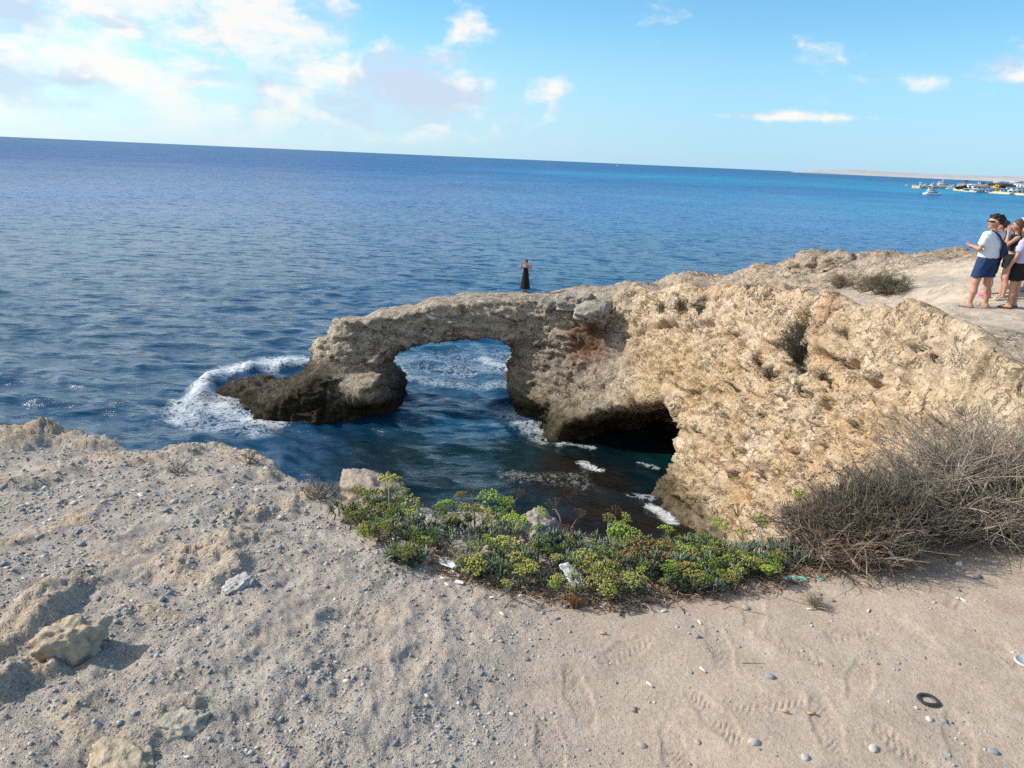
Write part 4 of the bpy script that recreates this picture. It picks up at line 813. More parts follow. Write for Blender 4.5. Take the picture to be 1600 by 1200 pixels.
shrub('dry_tuft', ghit(390, 722), .09, .025, 160, 9, 'straw coloured tuft on the rim above the water, left of centre', 'dry tufts', [PALE*.8, GT], None, .4, 1, .0016, .6, cat='dry plant')
shrub('dry_tuft', ghit(278, 738), .09, .015, 140, 19, 'faded grass patch in gravel below the left rim', 'dry tufts', [PALE*.8, GT], None, .4, 1, .0016, .5, cat='dry plant')
def stick(px, rad, lb, lift=.004, col=GT):
    pts = np.array([ghit(u, v, lift) for u, v in px]); A = Acc(); v_, f_ = tubes(pts[None], np.linspace(rad, rad*.5, len(pts))[None], 5); A.add(v_, f_, col); o = A.build('twig', MAT['twig']); tag(o, lb, 'twig', 'loose twigs on the sand')
stick([(970, 962), (968, 935), (990, 928)], .004, 'short upright broken twig at the front of the samphire bed')
stick([(1222, 932), (1245, 940), (1262, 945)], .0018, 'thin straight stalk leading to the dried weed on sand')
stick([(1488, 880), (1470, 862), (1440, 845), (1412, 832)], .004, 'pale crooked twig poking out of the shrub onto the sand', .01, PALE)
stick([(1500, 845), (1470, 838), (1430, 846), (1400, 838)], .0035, 'long bleached twig trailing under the grey shrub', .015, PALE)
stick([(637, 981), (650, 986), (663, 991)], .0022, 'short straw on bare sand left of centre', .002, np.array([.5, .4, .28]))
stick([(375, 1130), (400, 1148), (425, 1162), (447, 1172)], .0012, 'long thin bent straw in the gravel, lower left', .002, np.array([.45, .4, .32]))
stick([(1010, 945), (1022, 942), (1022, 932), (1016, 925)], .0016, 'hooked thin stalk on sand before the plant bed', .002, GT)
stick([(1140, 946), (1175, 956), (1198, 960)], .0014, 'thin dark stalk on the sand below the samphire', .002, DK)
stick([(1160, 1036), (1195, 1036)], .0012, 'thin dark straw among the shoe prints', .002, DK)

# ------------------------------------------------------------------ plants on the headland
def rshrub(u, v, rpx, lb, leaf, tw, seed, n=420, h=1.0):
    loc, nor = hitr(u, v)
    if loc is None: return
    dd = (loc-Vector(CAM)).length; r_ = rpx/1150*dd; B = np.array(loc)-np.array([0, 0, r_*.45*h]); shrub('cliff_shrub', B, r_*1.05, r_*1.25*h, n, seed, lb, 'shrubs growing on the headland', [tw, tw*1.2], leaf, .5, 3, r_*.012, .8, 0, (-.15*(nor.x < -.3), -.25*(nor.z < .6)), LL=r_*.13)
DG = np.array([.055, .06, .032]); MG = np.array([.15, .17, .07])
rshrub(1262, 550, 34, 'large dark green shrub hanging on the middle of the cliff face', DG, DK, 61, 1500, 1.1)
rshrub(1256, 578, 16, 'green tail of foliage just below the large dark cliff shrub', np.array([.10, .13, .045]), DK, 67, 400)
rshrub(1186, 566, 12, 'small grey brown shrub left of the large dark one', GT2*.6, DK, 62); rshrub(1207, 588, 15, 'dark pointed shrub low left of the large dark one', DG*1.3, DK, 63)
rshrub(1284, 590, 10, 'tiny olive shrub right below the large dark one', MG*.7, DK, 64); rshrub(1254, 612, 12, 'grey twiggy tuft hanging low on the scree', GT2, DK, 65)
rshrub(1034, 486, 11, 'green tuft nearest the loose slabs under the lip', MG, DK, 66); rshrub(1066, 480, 15, 'green spreading tuft under the cliff lip', MG, DK, 68)
rshrub(1388, 456, 24, 'green bush on the plateau beside the sandy path', MG*1.05, GT2, 69, 900, .7); rshrub(1360, 455, 20, 'brown and rust bush joined to the green plateau bush', np.array([.20, .15, .07]), GT2, 70, 600, .7)
rshrub(1316, 447, 17, 'round grey twiggy tuft on the plateau', GT2*1.2, GT, 71, 500, .6); rshrub(1168, 451, 7, 'dark little tuft in a notch of the lip', DG*1.3, DK, 72, 200)
rshrub(1306, 462, 6, 'small green tuft below the grey plateau tuft', MG, DK, 73, 150); rshrub(1460, 560, 10, 'dark grey tuft on the near rock slope at right', GT2*.8, DK, 74, 250); rshrub(1118, 468, 5, 'tiny green tuft right of the spreading tuft', MG, DK, 75, 120)
rshrub(1030, 430, 6, 'thin green tuft on the skyline near the arch', MG, GT2, 76, 150, .6); rshrub(1324, 525, 9, 'thin dark trailing weed right of the large cliff shrub', DG*1.6, DK, 77, 200)

# slabs and boulders resting on the arm of the arch
WS = (.55, .52, .46)
for k, (u, v, w, sz3, c_, lb) in enumerate([(926, 487, 1.75, (1, .8, .55), WS, 'rounded whitish boulder perched under the slabs, largest'), (853, 476, .95, (1, .8, .55), (.47, .44, .38), 'grey slab leftmost in the row of loose blocks'), (885, 467, .9, (1, .8, .5), (.50, .48, .43), 'grey block behind the leftmost slabs'),
                                             (886, 481, 1.1, (1, .8, .5), WS, 'pale cracked slab above the rounded boulder, left side'), (915, 468, 1.05, (1, .8, .6), (.48, .46, .41), 'squared grey block at the top of the row'), (900, 470, .7, (1, .8, .5), (.45, .42, .37), 'small block wedged between two grey slabs'), (948, 474, 1.1, (1, .8, .5), (.55, .48, .38), 'tan slab nearest the headland wall'),
                                             (838, 468, .8, (1, .8, .35), (.52, .48, .42), 'flat thin slab near the standing woman')]):
    loc, nor = hitr(u, v)
    if loc is None: continue
    w *= .85; c_ = np.array(c_)*.80
    o = rockmesh('rock_slab' if k else 'boulder', (w*.5, w*.42, w*.5*sz3[2]), 60+k, MAT['rock'], c_, ICO4, rough=.20, sharp=1.0, pw=6 if k else 4)
    o.location = loc-Vector((0, 0, w*.04)); o.rotation_euler = (.25, .1*(-1)**k, k*1.1); tag(o, lb, 'rock', 'loose blocks on the arm of the arch')
for k, (u, v, w, lb) in enumerate([(1278, 412, 1.5, 'round hump of rock on the skyline of the plateau'), (508, 513, .6, 'small knob of rock on the left shoulder of the arch'), (1318, 407, 1.2, 'broad low rock beside the skyline hump'), (1100, 470, .9, 'rounded bulging block under the cliff lip')]):
    loc, nor = hitr(u, v)
    if loc is None: continue
    o = rockmesh('rock', (w*.62, w*.5, w*.36), 80+k, MAT['rock'], (.42, .36, .285), ICO4, rough=.34, sharp=1.2, pw=0); o.location = loc-Vector((0, 0, .12)); tag(o, lb, 'rock', 'rocks standing out on the headland')

# ------------------------------------------------------------------ rubbish
MAT['paper'] = simple('white_paper', (.74, .75, .78), .8, .06, 40, .003); MAT['tan_paper'] = simple('tan_paper', (.52, .43, .32), .85, .1, 60, .003); MAT['teal'] = simple('turquoise_cloth', (.20, .52, .48), .8, .12, 80, .002)
MAT['butt'] = simple('filter_white', (.72, .70, .66), .8, .05); MAT['buttor'] = simple('filter_orange', (.55, .36, .18), .8, .1); MAT['rubber'] = simple('black_rubber', (.045, .045, .05), .5, .2); MAT['plastic'] = simple('clear_grey_plastic', (.50, .50, .49), .3, .05)
def crumple(name, u, v, wpx_, hpx_, mt, lb, cat, seed, amp=.45, rz=None, lift=.5, tilt=0):
    P_ = ghit(u, v); dd = np.linalg.norm(P_-CAM)/1150; n = 14; A_, B_ = np.meshgrid(np.linspace(-.5, .5, n), np.linspace(-.5, .5, n), indexing='ij'); w, h_ = wpx_*dd, hpx_*dd*1.3
    p2 = np.stack([A_.ravel()*w, B_.ravel()*h_, np.zeros(n*n)], 1); o3 = np.array([seed*5.3, 2.2, 1.1]); w1_, _, wi = worley(p2/w*2.3+o3)
    z = amp*w*(.30*np.abs(GR[wi, 0])+.30*(1-w1_)+.18*fbm(p2/w+o3, 3, 3, .5, True)); p2[:, 2] = z*lift+B_.ravel()*h_*tilt; p2[:, 0] += w*.12*fbm(p2/w+o3+9, 3, 3); p2[:, 1] += w*.12*fbm(p2/w+o3+19, 3, 3); p2[:, 2] += -p2[:, 2].min()+.002
    i0 = (np.arange(n-1)[:, None]*n+np.arange(n-1)[None, :]).ravel(); f_ = np.stack([i0, i0+n, i0+n+1, i0+1], 1); o = mesh(name, p2, f_, MAT[mt], smooth=False); md_ = o.modifiers.new('thick', 'SOLIDIFY'); md_.thickness = .0008
    o.location = P_+np.array([0, 0, .002]); o.rotation_euler = (0, 0, rz if rz is not None else seed*.7); tag(o, lb, cat, 'rubbish caught along the plant bed')
crumple('paper_scrap', 626, 846, 24, 16, 'paper', 'folded white paper scrap under the leftmost samphire', 'paper', 1, .4, .3)
crumple('tissue', 700, 882, 30, 16, 'paper', 'crumpled white tissue, upper of two touching pieces', 'tissue', 2, .6, -.5); crumple('tissue', 716, 897, 24, 18, 'paper', 'crumpled white tissue, lower of two touching pieces', 'tissue', 3, .6, .8); crumple('tissue', 668, 873, 14, 8, 'paper', 'small white scrap left of the crumpled tissues', 'tissue', 4, .4)
crumple('paper_bag', 766, 908, 30, 20, 'tan_paper', 'wrinkled tan paper bag right of the tissues', 'paper bag', 5, .6, .5); crumple('tissue', 803, 913, 13, 9, 'paper', 'little white tissue ball beside the tan paper', 'tissue', 6, .7)
crumple('napkin', 897, 912, 28, 34, 'paper', 'tall white folded napkin standing against the samphire', 'napkin', 7, .4, .6, .6, .5); crumple('tissue', 877, 905, 12, 14, 'paper', 'narrow white scrap left of the tall napkin', 'tissue', 8, .5)
crumple('wrapper', 1118, 913, 24, 13, 'paper', 'silvery white wrapper at the front of the samphire bed', 'wrapper', 9, .5); crumple('wrapper', 1064, 910, 18, 12, 'paper', 'pale wrapper half under olive flower heads', 'wrapper', 10, .5)
crumple('face_mask', 1243, 907, 34, 11, 'teal', 'torn turquoise cloth scrap on sand, larger piece', 'cloth', 11, .35, .05); crumple('face_mask', 1278, 904, 15, 8, 'teal', 'small turquoise cloth scrap right of the larger one', 'cloth', 12, .35)
crumple('tissue', 718, 911, 14, 6, 'paper', 'thin white strip below the crumpled tissues', 'tissue', 13, .3)
def cyl(name, r0, L, mt, sides=8):
    a = np.arange(sides)*2*math.pi/sides; v = np.concatenate([np.stack([np.full(sides, s_*L/2), r0*np.cos(a), r0*np.sin(a)], 1) for s_ in (-1, 1)]); f_ = [[i, (i+1) % sides, sides+(i+1) % sides, sides+i] for i in range(sides)]+[list(range(sides))[::-1], list(range(sides, 2*sides))]
    return mesh(name, v, f_, MAT[mt])
b0 = cyl('cigarette_butt', .0038, .027, 'butt'); b1 = cyl('cigarette_butt', .0038, .025, 'buttor'); bme = [b0.data, b1.data]; bpy.data.objects.remove(b0); bpy.data.objects.remove(b1)
BL = ['just below the wrinkled tan paper bag', 'in dead leaves right of the tan paper bag', 'in dead leaves left of the tall napkin', 'under the olive flower cluster right of the napkin', 'beside the short upright broken twig', 'pointing up left of the hooked thin stalk', 'touching the white one by the hooked stalk', 'left of the broken twig among straws', 'alone on sand below the tan paper bag', 'alone on bare sand at bottom centre', 'on sand below the samphire bed, left of the lone grey stone', 'on trodden sand straight below the silvery wrapper', 'on sand below the shrub roots at right', 'on sand between the hooked stalk and the shoe prints', 'lying level on sand below the rusty weed', 'touching the silvery wrapper', 'left of the thin white strip', 'below the thin white strip', 'between the napkin and the rusty weed', 'right of the little dried weed', 'left of two tan ones in line, near the lower right', 'right of two tan ones in line, near the lower right', 'under the little dried weed', 'right of the rusty brown weed', 'beneath the front green flower head', 'in dead leaves between tan bag and napkin']
butts = [(770, 935, 0, .1), (815, 932, 0, .3), (870, 925, 0, -.2), (945, 918, 0, .1), (962, 948, 0, -.5), (1030, 930, 0, -.6), (1037, 925, 1, -.7), (940, 950, 0, -.2), (785, 961, 0, -.8), (1015, 1071, 0, -.9), (1093, 974, 0, -1.3), (1098, 1048, 0, -1.0), (1505, 939, 0, -1.0), (1038, 956, 0, .4), (943, 991, 1, 0), (1110, 912, 0, .2), (693, 905, 0, -.3), (699, 915, 0, -.8), (905, 922, 0, .2), (1357, 955, 0, .9), (1226, 1113, 1, -.4), (1268, 1116, 1, 0), (1266, 953, 0, 0), (916, 930, 0, .3), (978, 938, 0, -.4), (856, 940, 1, .8)]
for k, (u, v, t, rz) in enumerate(butts):
    o = inst('cigarette_butt', bme[t], None, ghit(u, v)+np.array([0, 0, .0045]), (0, 0, rz)); bedd = v < 940
    tag(o, ('white cigarette butt ' if not t else 'tan cigarette butt ')+BL[k], 'cigarette butt', 'cigarette butts around the plant bed')
P_ = ghit(1449, 1095); a = np.linspace(0, 2*math.pi, 41)[:-1]; rr0 = .028*(1+.22*np.exp(-((a-5.6)/.35)**2)); ctr = np.stack([rr0*np.cos(a), rr0*np.sin(a)*.88, .004+0*a], 1); A = Acc(); T_ = []
for j in range(8):
    b = j*math.pi/4; rad_ = np.stack([np.cos(a), np.sin(a), 0*a], 1); T_.append(ctr+rad_*.0068*math.cos(b)+np.array([0, 0, .0035*math.sin(b)]))
v_ = np.stack(T_, 1).reshape(-1, 3); f_ = [[i*8+j, ((i+1) % 40)*8+j, ((i+1) % 40)*8+(j+1) % 8, i*8+(j+1) % 8] for i in range(40) for j in range(8)]; o = mesh('rubber_ring', v_, f_, MAT['rubber']); o.location = P_+np.array([0, 0, .002]); tag(o, 'small black rubber ring with a pinched corner lying on the sand', 'ring')
P_ = ghit(1603, 1035); A = Acc(); prof = [(0, .002), (.030, .003), (.033, .008), (.036, .008), (.038, .001)]; aa = np.linspace(0, 2*math.pi, 33)[:-1]; v_ = np.concatenate([np.stack([max(r_, 1e-4)*np.cos(aa), max(r_, 1e-4)*np.sin(aa), z_+0*aa], 1) for r_, z_ in prof]); f_ = [[i*32+j, i*32+(j+1) % 32, (i+1)*32+(j+1) % 32, (i+1)*32+j] for i in range(4) for j in range(32)]
o = mesh('plastic_lid', v_, f_, MAT['plastic']); o.location = P_; tag(o, 'round pale plastic lid half buried at the right edge', 'lid')
print('litter', time.time()-T0)

# ------------------------------------------------------------------ people
MAT['skin'] = simple('skin', (.50, .27, .185), .55, .06, 30, .001); MAT['white_tee'] = simple('white_cotton', (.74, .77, .84), .85, .04, 60, .003); MAT['navy'] = simple('navy_cotton', (.022, .05, .135), .85, .1, 60, .003); MAT['black'] = simple('black_cloth', (.012, .012, .015), .85, .1, 60, .003)
MAT['lilac'] = simple('lavender_cotton', (.50, .46, .70), .85, .05, 60, .003); MAT['hair_dark'] = simple('dark_hair', (.018, .012, .010), .5, .3, 120, .006); MAT['hair_brown'] = simple('brown_hair', (.11, .055, .028), .5, .3, 120, .006); MAT['hair_light'] = simple('light_brown_hair', (.20, .11, .05), .5, .3, 120, .006)
MAT['shoe_grey'] = simple('grey_shoe', (.28, .27, .25), .8, .1); MAT['pink'] = simple('pink_shoe', (.75, .18, .42), .6, .05); MAT['shoe_dark'] = simple('dark_sandal', (.07, .05, .045), .7, .1); MAT['glass_dark'] = simple('dark_lens', (.01, .01, .012), .15, .0)
MAT['bag'] = simple('navy_bag', (.02, .03, .075), .6, .1); MAT['lips'] = simple('lips', (.42, .12, .11), .5, .05); MAT['belt'] = simple('white_belt', (.6, .58, .52), .6, .05)
mm, q = mat('striped_shirt'); MAT['stripe'] = mm; p = q.n('ShaderNodeTexCoord').outputs['Object']; zz_ = q.n('ShaderNodeSeparateXYZ', {0: p}).outputs[2]; fin(q, q.mix(q.m('GREATER_THAN', q.m('SINE', q.m('MULTIPLY', zz_, 160.0)), 0.0), (.75, .76, .8), (.02, .03, .09)), .85)
class Body:
    def __init__(s, lo, hi, h=.009): s.h = h; s.ax = [np.arange(lo[i], hi[i]+h, h) for i in range(3)]; s.f = np.full([len(a) for a in s.ax], .25, np.float32)
    def cone(s, a, b, ra, rb, k=.03, ys=1.0):
        a = np.array(a, float); b = np.array(b, float); m_ = max(ra, rb)+k+.02; sl = []
        for i in range(3): lo_, hi_ = min(a[i], b[i])-m_, max(a[i], b[i])+m_; i0, i1 = np.searchsorted(s.ax[i], [lo_, hi_]); sl.append(slice(max(i0, 0), max(i1, i0+1)))
        x, y, z = np.meshgrid(*[s.ax[i][sl[i]] for i in range(3)], indexing='ij', sparse=True); d = b-a; y_ = y
        px_, py_, pz_ = x-a[0], (y-a[1])/ys, z-a[2]; t = np.clip((px_*d[0]+py_*d[1]+pz_*d[2])/(d@d+1e-9), 0, 1); dd_ = np.sqrt((px_-t*d[0])**2+(py_-t*d[1])**2+(pz_-t*d[2])**2)-(ra+t*(rb-ra))
        dd_ = dd_*(ys if ys < 1 else 1); s.f[tuple(sl)] = smin(s.f[tuple(sl)], dd_.astype(np.float32), k); return s
    def cutz(s, lo=None, hi=None):
        z = s.ax[2][None, None, :]
        if hi is not None: s.f = np.maximum(s.f, z-hi)
        if lo is not None: s.f = np.maximum(s.f, lo-z)
        return s
    def out(s, name, mt, parent, sc):
        P_ = np.stack(np.meshgrid(*s.ax, indexing='ij'), -1); v, f_ = surface_nets(s.f, P_)
        if not len(f_): return None
        if name in ('shirt', 'shorts', 'dress'):
            N_ = vnormals(v, f_); w_ = np.stack([v[:, 0], v[:, 1], v[:, 2]*(.35 if name != 'shirt' else .8)], 1); v = v+N_*(.012*fbm(w_+sc*7, 9, 3, .5, True)+.006*fbm(w_, 22, 2))[:, None]
        return mesh(name, v*sc, f_, MAT[mt], parent)
def person(label, loc, rz, H, arms, top, bottom, hair, shoes, group, stance=.11, step=0., headturn=(0, 1), female=False, top_rng=(.98, 1.47), short_lo=.56, sleeve=.55, extras=(), waist_w=None, h=.011, dress=False, eyes=True):
    t = empty('person', loc, label, 'person', group, rz); sc = H/1.75; sw = .165 if female else .19; ft = np.array([headturn[0], headturn[1], 0.]); ft /= np.linalg.norm(ft)
    lo, hi = (-.48, -.32, -.02), (.48, .52, 1.98); B = Body(lo, hi, h); hipx = .085
    legs = []
    for s_ in (-1, 1):
        st_ = step*s_; hip = (s_*hipx, 0, .90); kn = (s_*(hipx+stance)*.5, st_*.5+.02, .49); an = (s_*stance, st_, .085); legs.append((hip, kn, an))
        B.cone(hip, kn, .088 if female else .085, .056, .04); B.cone(kn, (kn[0]*.4+an[0]*.6, kn[1]*.4+an[1]*.6-.018, kn[2]*.55+an[2]*.45), .052, .050, .03); B.cone((kn[0]*.4+an[0]*.6, kn[1]*.4+an[1]*.6-.012, .31), an, .049, .036, .03)
        B.cone((an[0], an[1]-.03, .045), (an[0]+s_*.02, an[1]+.13, .032), .036, .026, .025)
    hw = .165 if female else .15
    B.cone((-.055, 0, .93), (.055, 0, .93), .115, .115, .05, .85); B.cone((0, 0, .95), (0, .0, 1.12), .125 if not female else .12, .112 if not female else .10, .06, .75); B.cone((-.05, 0, 1.28), (.05, 0, 1.28), .115, .115, .08, .75); B.cone((0, 0, 1.12), (0, 0, 1.30), .11, .125, .06, .75)
    B.cone((-sw+.04, -.01, 1.405), (sw-.04, -.01, 1.405), .055, .055, .06); B.cone((0, -.01, 1.42), (0, .01, 1.53), .06, .050, .04)
    if female:
        for s_ in (-1, 1): B.cone((s_*.065, .075, 1.27), (s_*.065, .085, 1.26), .05, .045, .04)
    hc = np.array([0, .02, 1.635]); B.cone(hc+(0, -.015, .02), hc+(0, -.01, .03), .092, .092, .02, 1.08); B.cone(hc+ft*.03+(0, 0, -.03), hc+ft*.05+(0, 0, -.085), .068, .040, .04)
    rt = np.array([ft[1], -ft[0], 0]); B.cone(hc+ft*.088+(0, 0, .01), hc+ft*.108+(0, 0, -.025), .009, .013, .012); B.cone(hc+rt*.09+(0, 0, .0), hc+rt*.094+(0, 0, -.03), .012, .010, .01); B.cone(hc-rt*.09, hc-rt*.094+(0, 0, -.03), .012, .010, .01)
    for s_, (el, ha) in zip((-1, 1), arms):
        shd = np.array([s_*sw, -.01, 1.40]); el = np.array(el, float); ha = np.array(ha, float); B.cone(shd, el, .048 if not female else .042, .036, .04); wr_ = ha-(ha-el)/np.linalg.norm(ha-el)*.0
        B.cone(el, el*.65+ha*.35, .036, .036, .02); B.cone(el*.65+ha*.35, ha, .036, .024, .02)
        d_ = (ha-el)/np.linalg.norm(ha-el); sd3 = np.cross(d_, (0, 0, 1.0)) if abs(d_[2]) < .8 else np.array([0, 1., 0]); sd3 = sd3/np.linalg.norm(sd3); bend = np.cross(d_, sd3)*-.25
        B.cone(ha-d_*.01+sd3*.014, ha+d_*.075+sd3*.02, .021, .019, .02); B.cone(ha-d_*.01-sd3*.014, ha+d_*.075-sd3*.02, .021, .019, .02)
        for j, (o_, L_) in enumerate([(-.033, .058), (-.011, .072), (.011, .078), (.033, .068)]):
            k0 = ha+d_*.085+sd3*o_; k1 = k0+(d_+bend)*L_*.55; k2 = k1+(d_+bend*3)*L_*.45; B.cone(k0, k1, .0098, .009, .006); B.cone(k1, k2, .009, .008, .004)
        B.cone(ha+sd3*.03+d_*.015, ha+sd3*.058+d_*.055, .012, .0095, .008); B.cone(ha+sd3*.058+d_*.055, ha+sd3*.06+d_*.085, .0095, .008, .004)
    B.out('body', 'skin', t, sc)
    for s_ in (-1, 1):                        # eyes
        if eyes: v, f_ = ICO1; o = mesh('eye', v*.012*sc, f_, MAT['glass_dark'], t); o.location = (hc+ft*.087+rt*s_*.034+np.array([0, 0, .018]))*sc
    if eyes: v, f_ = ICO1; o = mesh('mouth', v*np.array([.022, .012, .007])*sc, f_, MAT['lips'], t); o.location = (hc+ft*.083+np.array([0, 0, -.058]))*sc; o.rotation_euler = (0, 0, math.atan2(-ft[0], ft[1]))
    e = .016
    if dress:
        D_ = Body(lo, hi, h*1.25); D_.cone((0, 0, 1.27), (0, 0, 1.1), .135, .118, .05, .8).cone((0, 0, 1.1), (0, 0, .92), .12, .165, .06, .8).cone((0, 0, .95), (0, 0, .22), .15, .27, .05, .85)
        for s_ in (-1, 1): D_.cone((s_*.065, .08, 1.27), (s_*.065, .09, 1.26), .06, .055, .04); D_.cone((s_*.085, .06, 1.3), (s_*.10, -.01, 1.46), .014, .012, .01)
        D_.cutz(.20, 1.47); D_.out(dress, top, t, sc)
    else:
        S_ = Body(lo, hi, h*1.25); S_.cone((-.05, 0, 1.02), (.05, 0, 1.02), .125+e, .125+e, .05, .8).cone((0, 0, 1.0), (0, 0, 1.15), .135+e, .125+e, .06, .78).cone((-.05, 0, 1.28), (.05, 0, 1.28), .12+e, .12+e, .08, .78).cone((-sw+.04, -.01, 1.40), (sw-.04, -.01, 1.40), .06+e*.6, .06+e*.6, .06)
        if female:
            for s_ in (-1, 1): S_.cone((s_*.065, .08, 1.27), (s_*.065, .09, 1.26), .058, .052, .04)
        for s_, (el, ha) in zip((-1, 1), arms):
            shd = np.array([s_*sw, -.01, 1.40]); el = np.array(el, float)
            if sleeve: S_.cone(shd, shd+(el-shd)*sleeve, .056+e*.5, .055+e*.6, .04)
        S_.cutz(*top_rng); S_.out('shirt', top, t, sc)
        S2 = Body(lo, hi, h*1.25); S2.cone((-.055, 0, .93), (.055, 0, .93), .125+e*.5, .125+e*.5, .05, .85).cone((0, 0, .95), (0, 0, 1.05), .135, .125, .05, .8)
        for hip, kn, an in legs: kk = np.array(kn); hh_ = np.array(hip); S2.cone(hh_+(math.copysign(.012, hh_[0]), 0, 0), hh_+(kk-hh_)*.95+(math.copysign(.012, hh_[0]), 0, 0), .104, .098, .012)
        S2.cutz(short_lo, 1.045); S2.out('shorts', bottom, t, sc)
    Hh = Body((-.24, -.26, 1.05), (.24, .26, 1.9), .010); cpt = hc-ft*.02
    Hh.cone(cpt+(0, 0, .035), cpt+(0, 0, .045), .104, .106, .02); x, y, z = np.meshgrid(*Hh.ax, indexing='ij', sparse=True); dt = (x-hc[0])*ft[0]+(y-hc[1])*ft[1]
    Hh.f = np.maximum(Hh.f, dt-.045-np.clip(z-1.67, -.02, .1)*.9); Hh.f = np.maximum(Hh.f, 1.58-z)
    mt_h, style = hair
    if style == 'curly':
        r3 = np.random.default_rng(4)
        for _ in range(150):
            dq = r3.normal(size=3); dq[2] = abs(dq[2])-.35; dq /= np.linalg.norm(dq)
            if dq@ft > .30+.3*(dq[2] > .6): continue
            c_ = cpt+(0, 0, .035)+dq*r3.uniform(.098, .122); rr_ = r3.uniform(.015, .028); Hh.cone(c_, c_+(0, 0, .002), rr_, rr_, .006)
    if style == 'long':
        for s_ in (-.05, 0, .05): Hh.cone(cpt-ft*.055+rt*s_+(0, 0, .02), cpt-ft*.085+rt*s_*1.2+(0, 0, -.30), .06, .035, .04, 1)
        for s_ in (-1, 1): Hh.cone(cpt+rt*s_*.07-ft*.01+(0, 0, .03), cpt+rt*s_*.085-ft*.03+(0, 0, -.20), .035, .025, .03)
    if style == 'bun': Hh.cone(cpt-ft*.07+(0, 0, .06), cpt-ft*.09+(0, 0, .07), .045, .04, .02)
    Hh.out('hair', mt_h, t, sc)
    for hip, kn, an in legs:
        S3 = Body((an[0]-.09, an[1]-.12, -.01), (an[0]+.11, an[1]+.22, .16), .008); S3.cone((an[0], an[1]-.03, .022), (an[0]+math.copysign(.02, an[0]), an[1]+.145, .020), .046, .040, .02)
        if shoes[1]: S3.cone((an[0], an[1]-.02, .05), (an[0], an[1]+.11, .035), .046, .034, .02)
        else: S3.cutz(-.01, .030); S3.cone((an[0]-.035, an[1]+.08, .03), (an[0], an[1]+.08, .068), .012, .012, .01).cone((an[0], an[1]+.08, .068), (an[0]+.045, an[1]+.08, .03), .012, .012, .01)
        S3.cutz(0.0, .2); S3.out('shoe' if shoes[1] else 'sandal', shoes[0], t, sc)
    for fn in extras: fn(t, sc, hc, ft, rt)
    return t
def hpx(px, loc): return px/1150*((Vector(loc)-Vector(CAM)).dot(Vector(Fv)))
def standing(u, v):
    for k in range(30):
        loc, n_ = hitr(u, v+k*.7)
        if loc is not None and n_.z > .3: return loc
def sling(t, sc, hc, ft, rt):
    A = Acc(); pts = np.array([(-.10, -.02, 1.49), (-.06, -.12, 1.42), (.03, -.15, 1.30), (.10, -.155, 1.20), (.15, -.12, 1.12)]); v, f_ = tubes(pts[None]*sc, np.full((1, 5), .017*sc), 6); A.add(v, f_); A.build('bag_strap', MAT['bag'], t)
    Bg = Body((-.05, -.32, .95), (.32, .05, 1.35)); Bg.cone((.11, -.155, 1.25), (.155, -.15, 1.08), .035, .072, .03, .75).cone((.155, -.15, 1.08), (.175, -.13, 1.05), .072, .06, .03, .75); Bg.out('sling_bag', 'bag', t, sc)
def shades(t, sc, hc, ft, rt):
    A = Acc(); pts = np.stack([hc+rt*math.cos(a)*.088+ft*math.sin(a)*.106+np.array([0, 0, .016]) for a in np.linspace(-.25, math.pi+.25, 15)]); v, f_ = tubes(pts[None]*sc, np.array([[.006]*3+[.018]*3+[.010]*3+[.018]*3+[.006]*3])*sc, 6); A.add(v, f_); A.build('sunglasses', MAT['glass_dark'], t)
def beltx(t, sc, hc, ft, rt):
    a = np.linspace(0, 2*math.pi, 25); pts = np.stack([np.cos(a)*.170, np.sin(a)*.125, 1.035+0*a], 1); v, f_ = tubes(pts[None]*sc, np.full((1, 25), .013*sc), 6); A = Acc(); A.add(v, f_); A.build('belt', MAT['belt'], t)
GP = 'people standing on the headland at right'
lA = standing(1526, 480); lB = standing(1542, 463); lC = standing(1564, 467); lD = standing(1579, 481); lE = standing(1590, 452)
person('man in white t-shirt and navy shorts with dark sling bag, seen from behind', lA, R(30), hpx(139, lA), (((-.27, .02, 1.14), (-.15, .22, 1.17)), ((.24, .06, 1.14), (.06, .22, 1.12))), 'white_tee', 'navy', ('hair_dark', 'curly'), ('shoe_grey', 0), GP, stance=.15, step=-.05, headturn=(-.85, .5), extras=(sling, shades), short_lo=.60).scale = (1.16, 1.14, 1)
person('woman with pink shoes mostly hidden behind the man in white', lB, R(60), hpx(116, lB), (((-.22, .0, 1.12), (-.2, .12, .9)), ((.22, .0, 1.12), (.2, .12, .9))), 'lilac', 'black', ('hair_brown', 'bun'), ('pink', 1), GP, female=True)
person('girl in black top and black shorts holding her hand to her mouth', lC, R(72), hpx(120, lC), (((-.20, .20, 1.20), (-.06, .17, 1.50)), ((.20, .12, 1.18), (.04, .18, 1.42))), 'black', 'black', ('hair_brown', 'long'), ('belt', 0), GP, female=True, top_rng=(1.10, 1.45), sleeve=0, extras=(beltx,), short_lo=.70, stance=.09)
person('woman in lavender t-shirt and black shorts cut by the right edge of view', lD, R(38), hpx(126, lD), (((-.25, .02, 1.12), (-.27, .10, .86)), ((.25, .02, 1.12), (.27, .10, .86))), 'lilac', 'black', ('hair_light', 'long'), ('shoe_dark', 0), GP, female=True, short_lo=.60, stance=.13).scale = (1.14, 1.12, 1)
person('man in striped shirt standing furthest back at the right edge', lE, R(120), hpx(130, lE), (((-.25, .02, 1.12), (-.25, .14, .88)), ((.25, .02, 1.12), (.25, .14, .88))), 'stripe', 'navy', ('hair_dark', 'short'), ('shoe_grey', 1), GP)
lW = standing(820, 456.5)
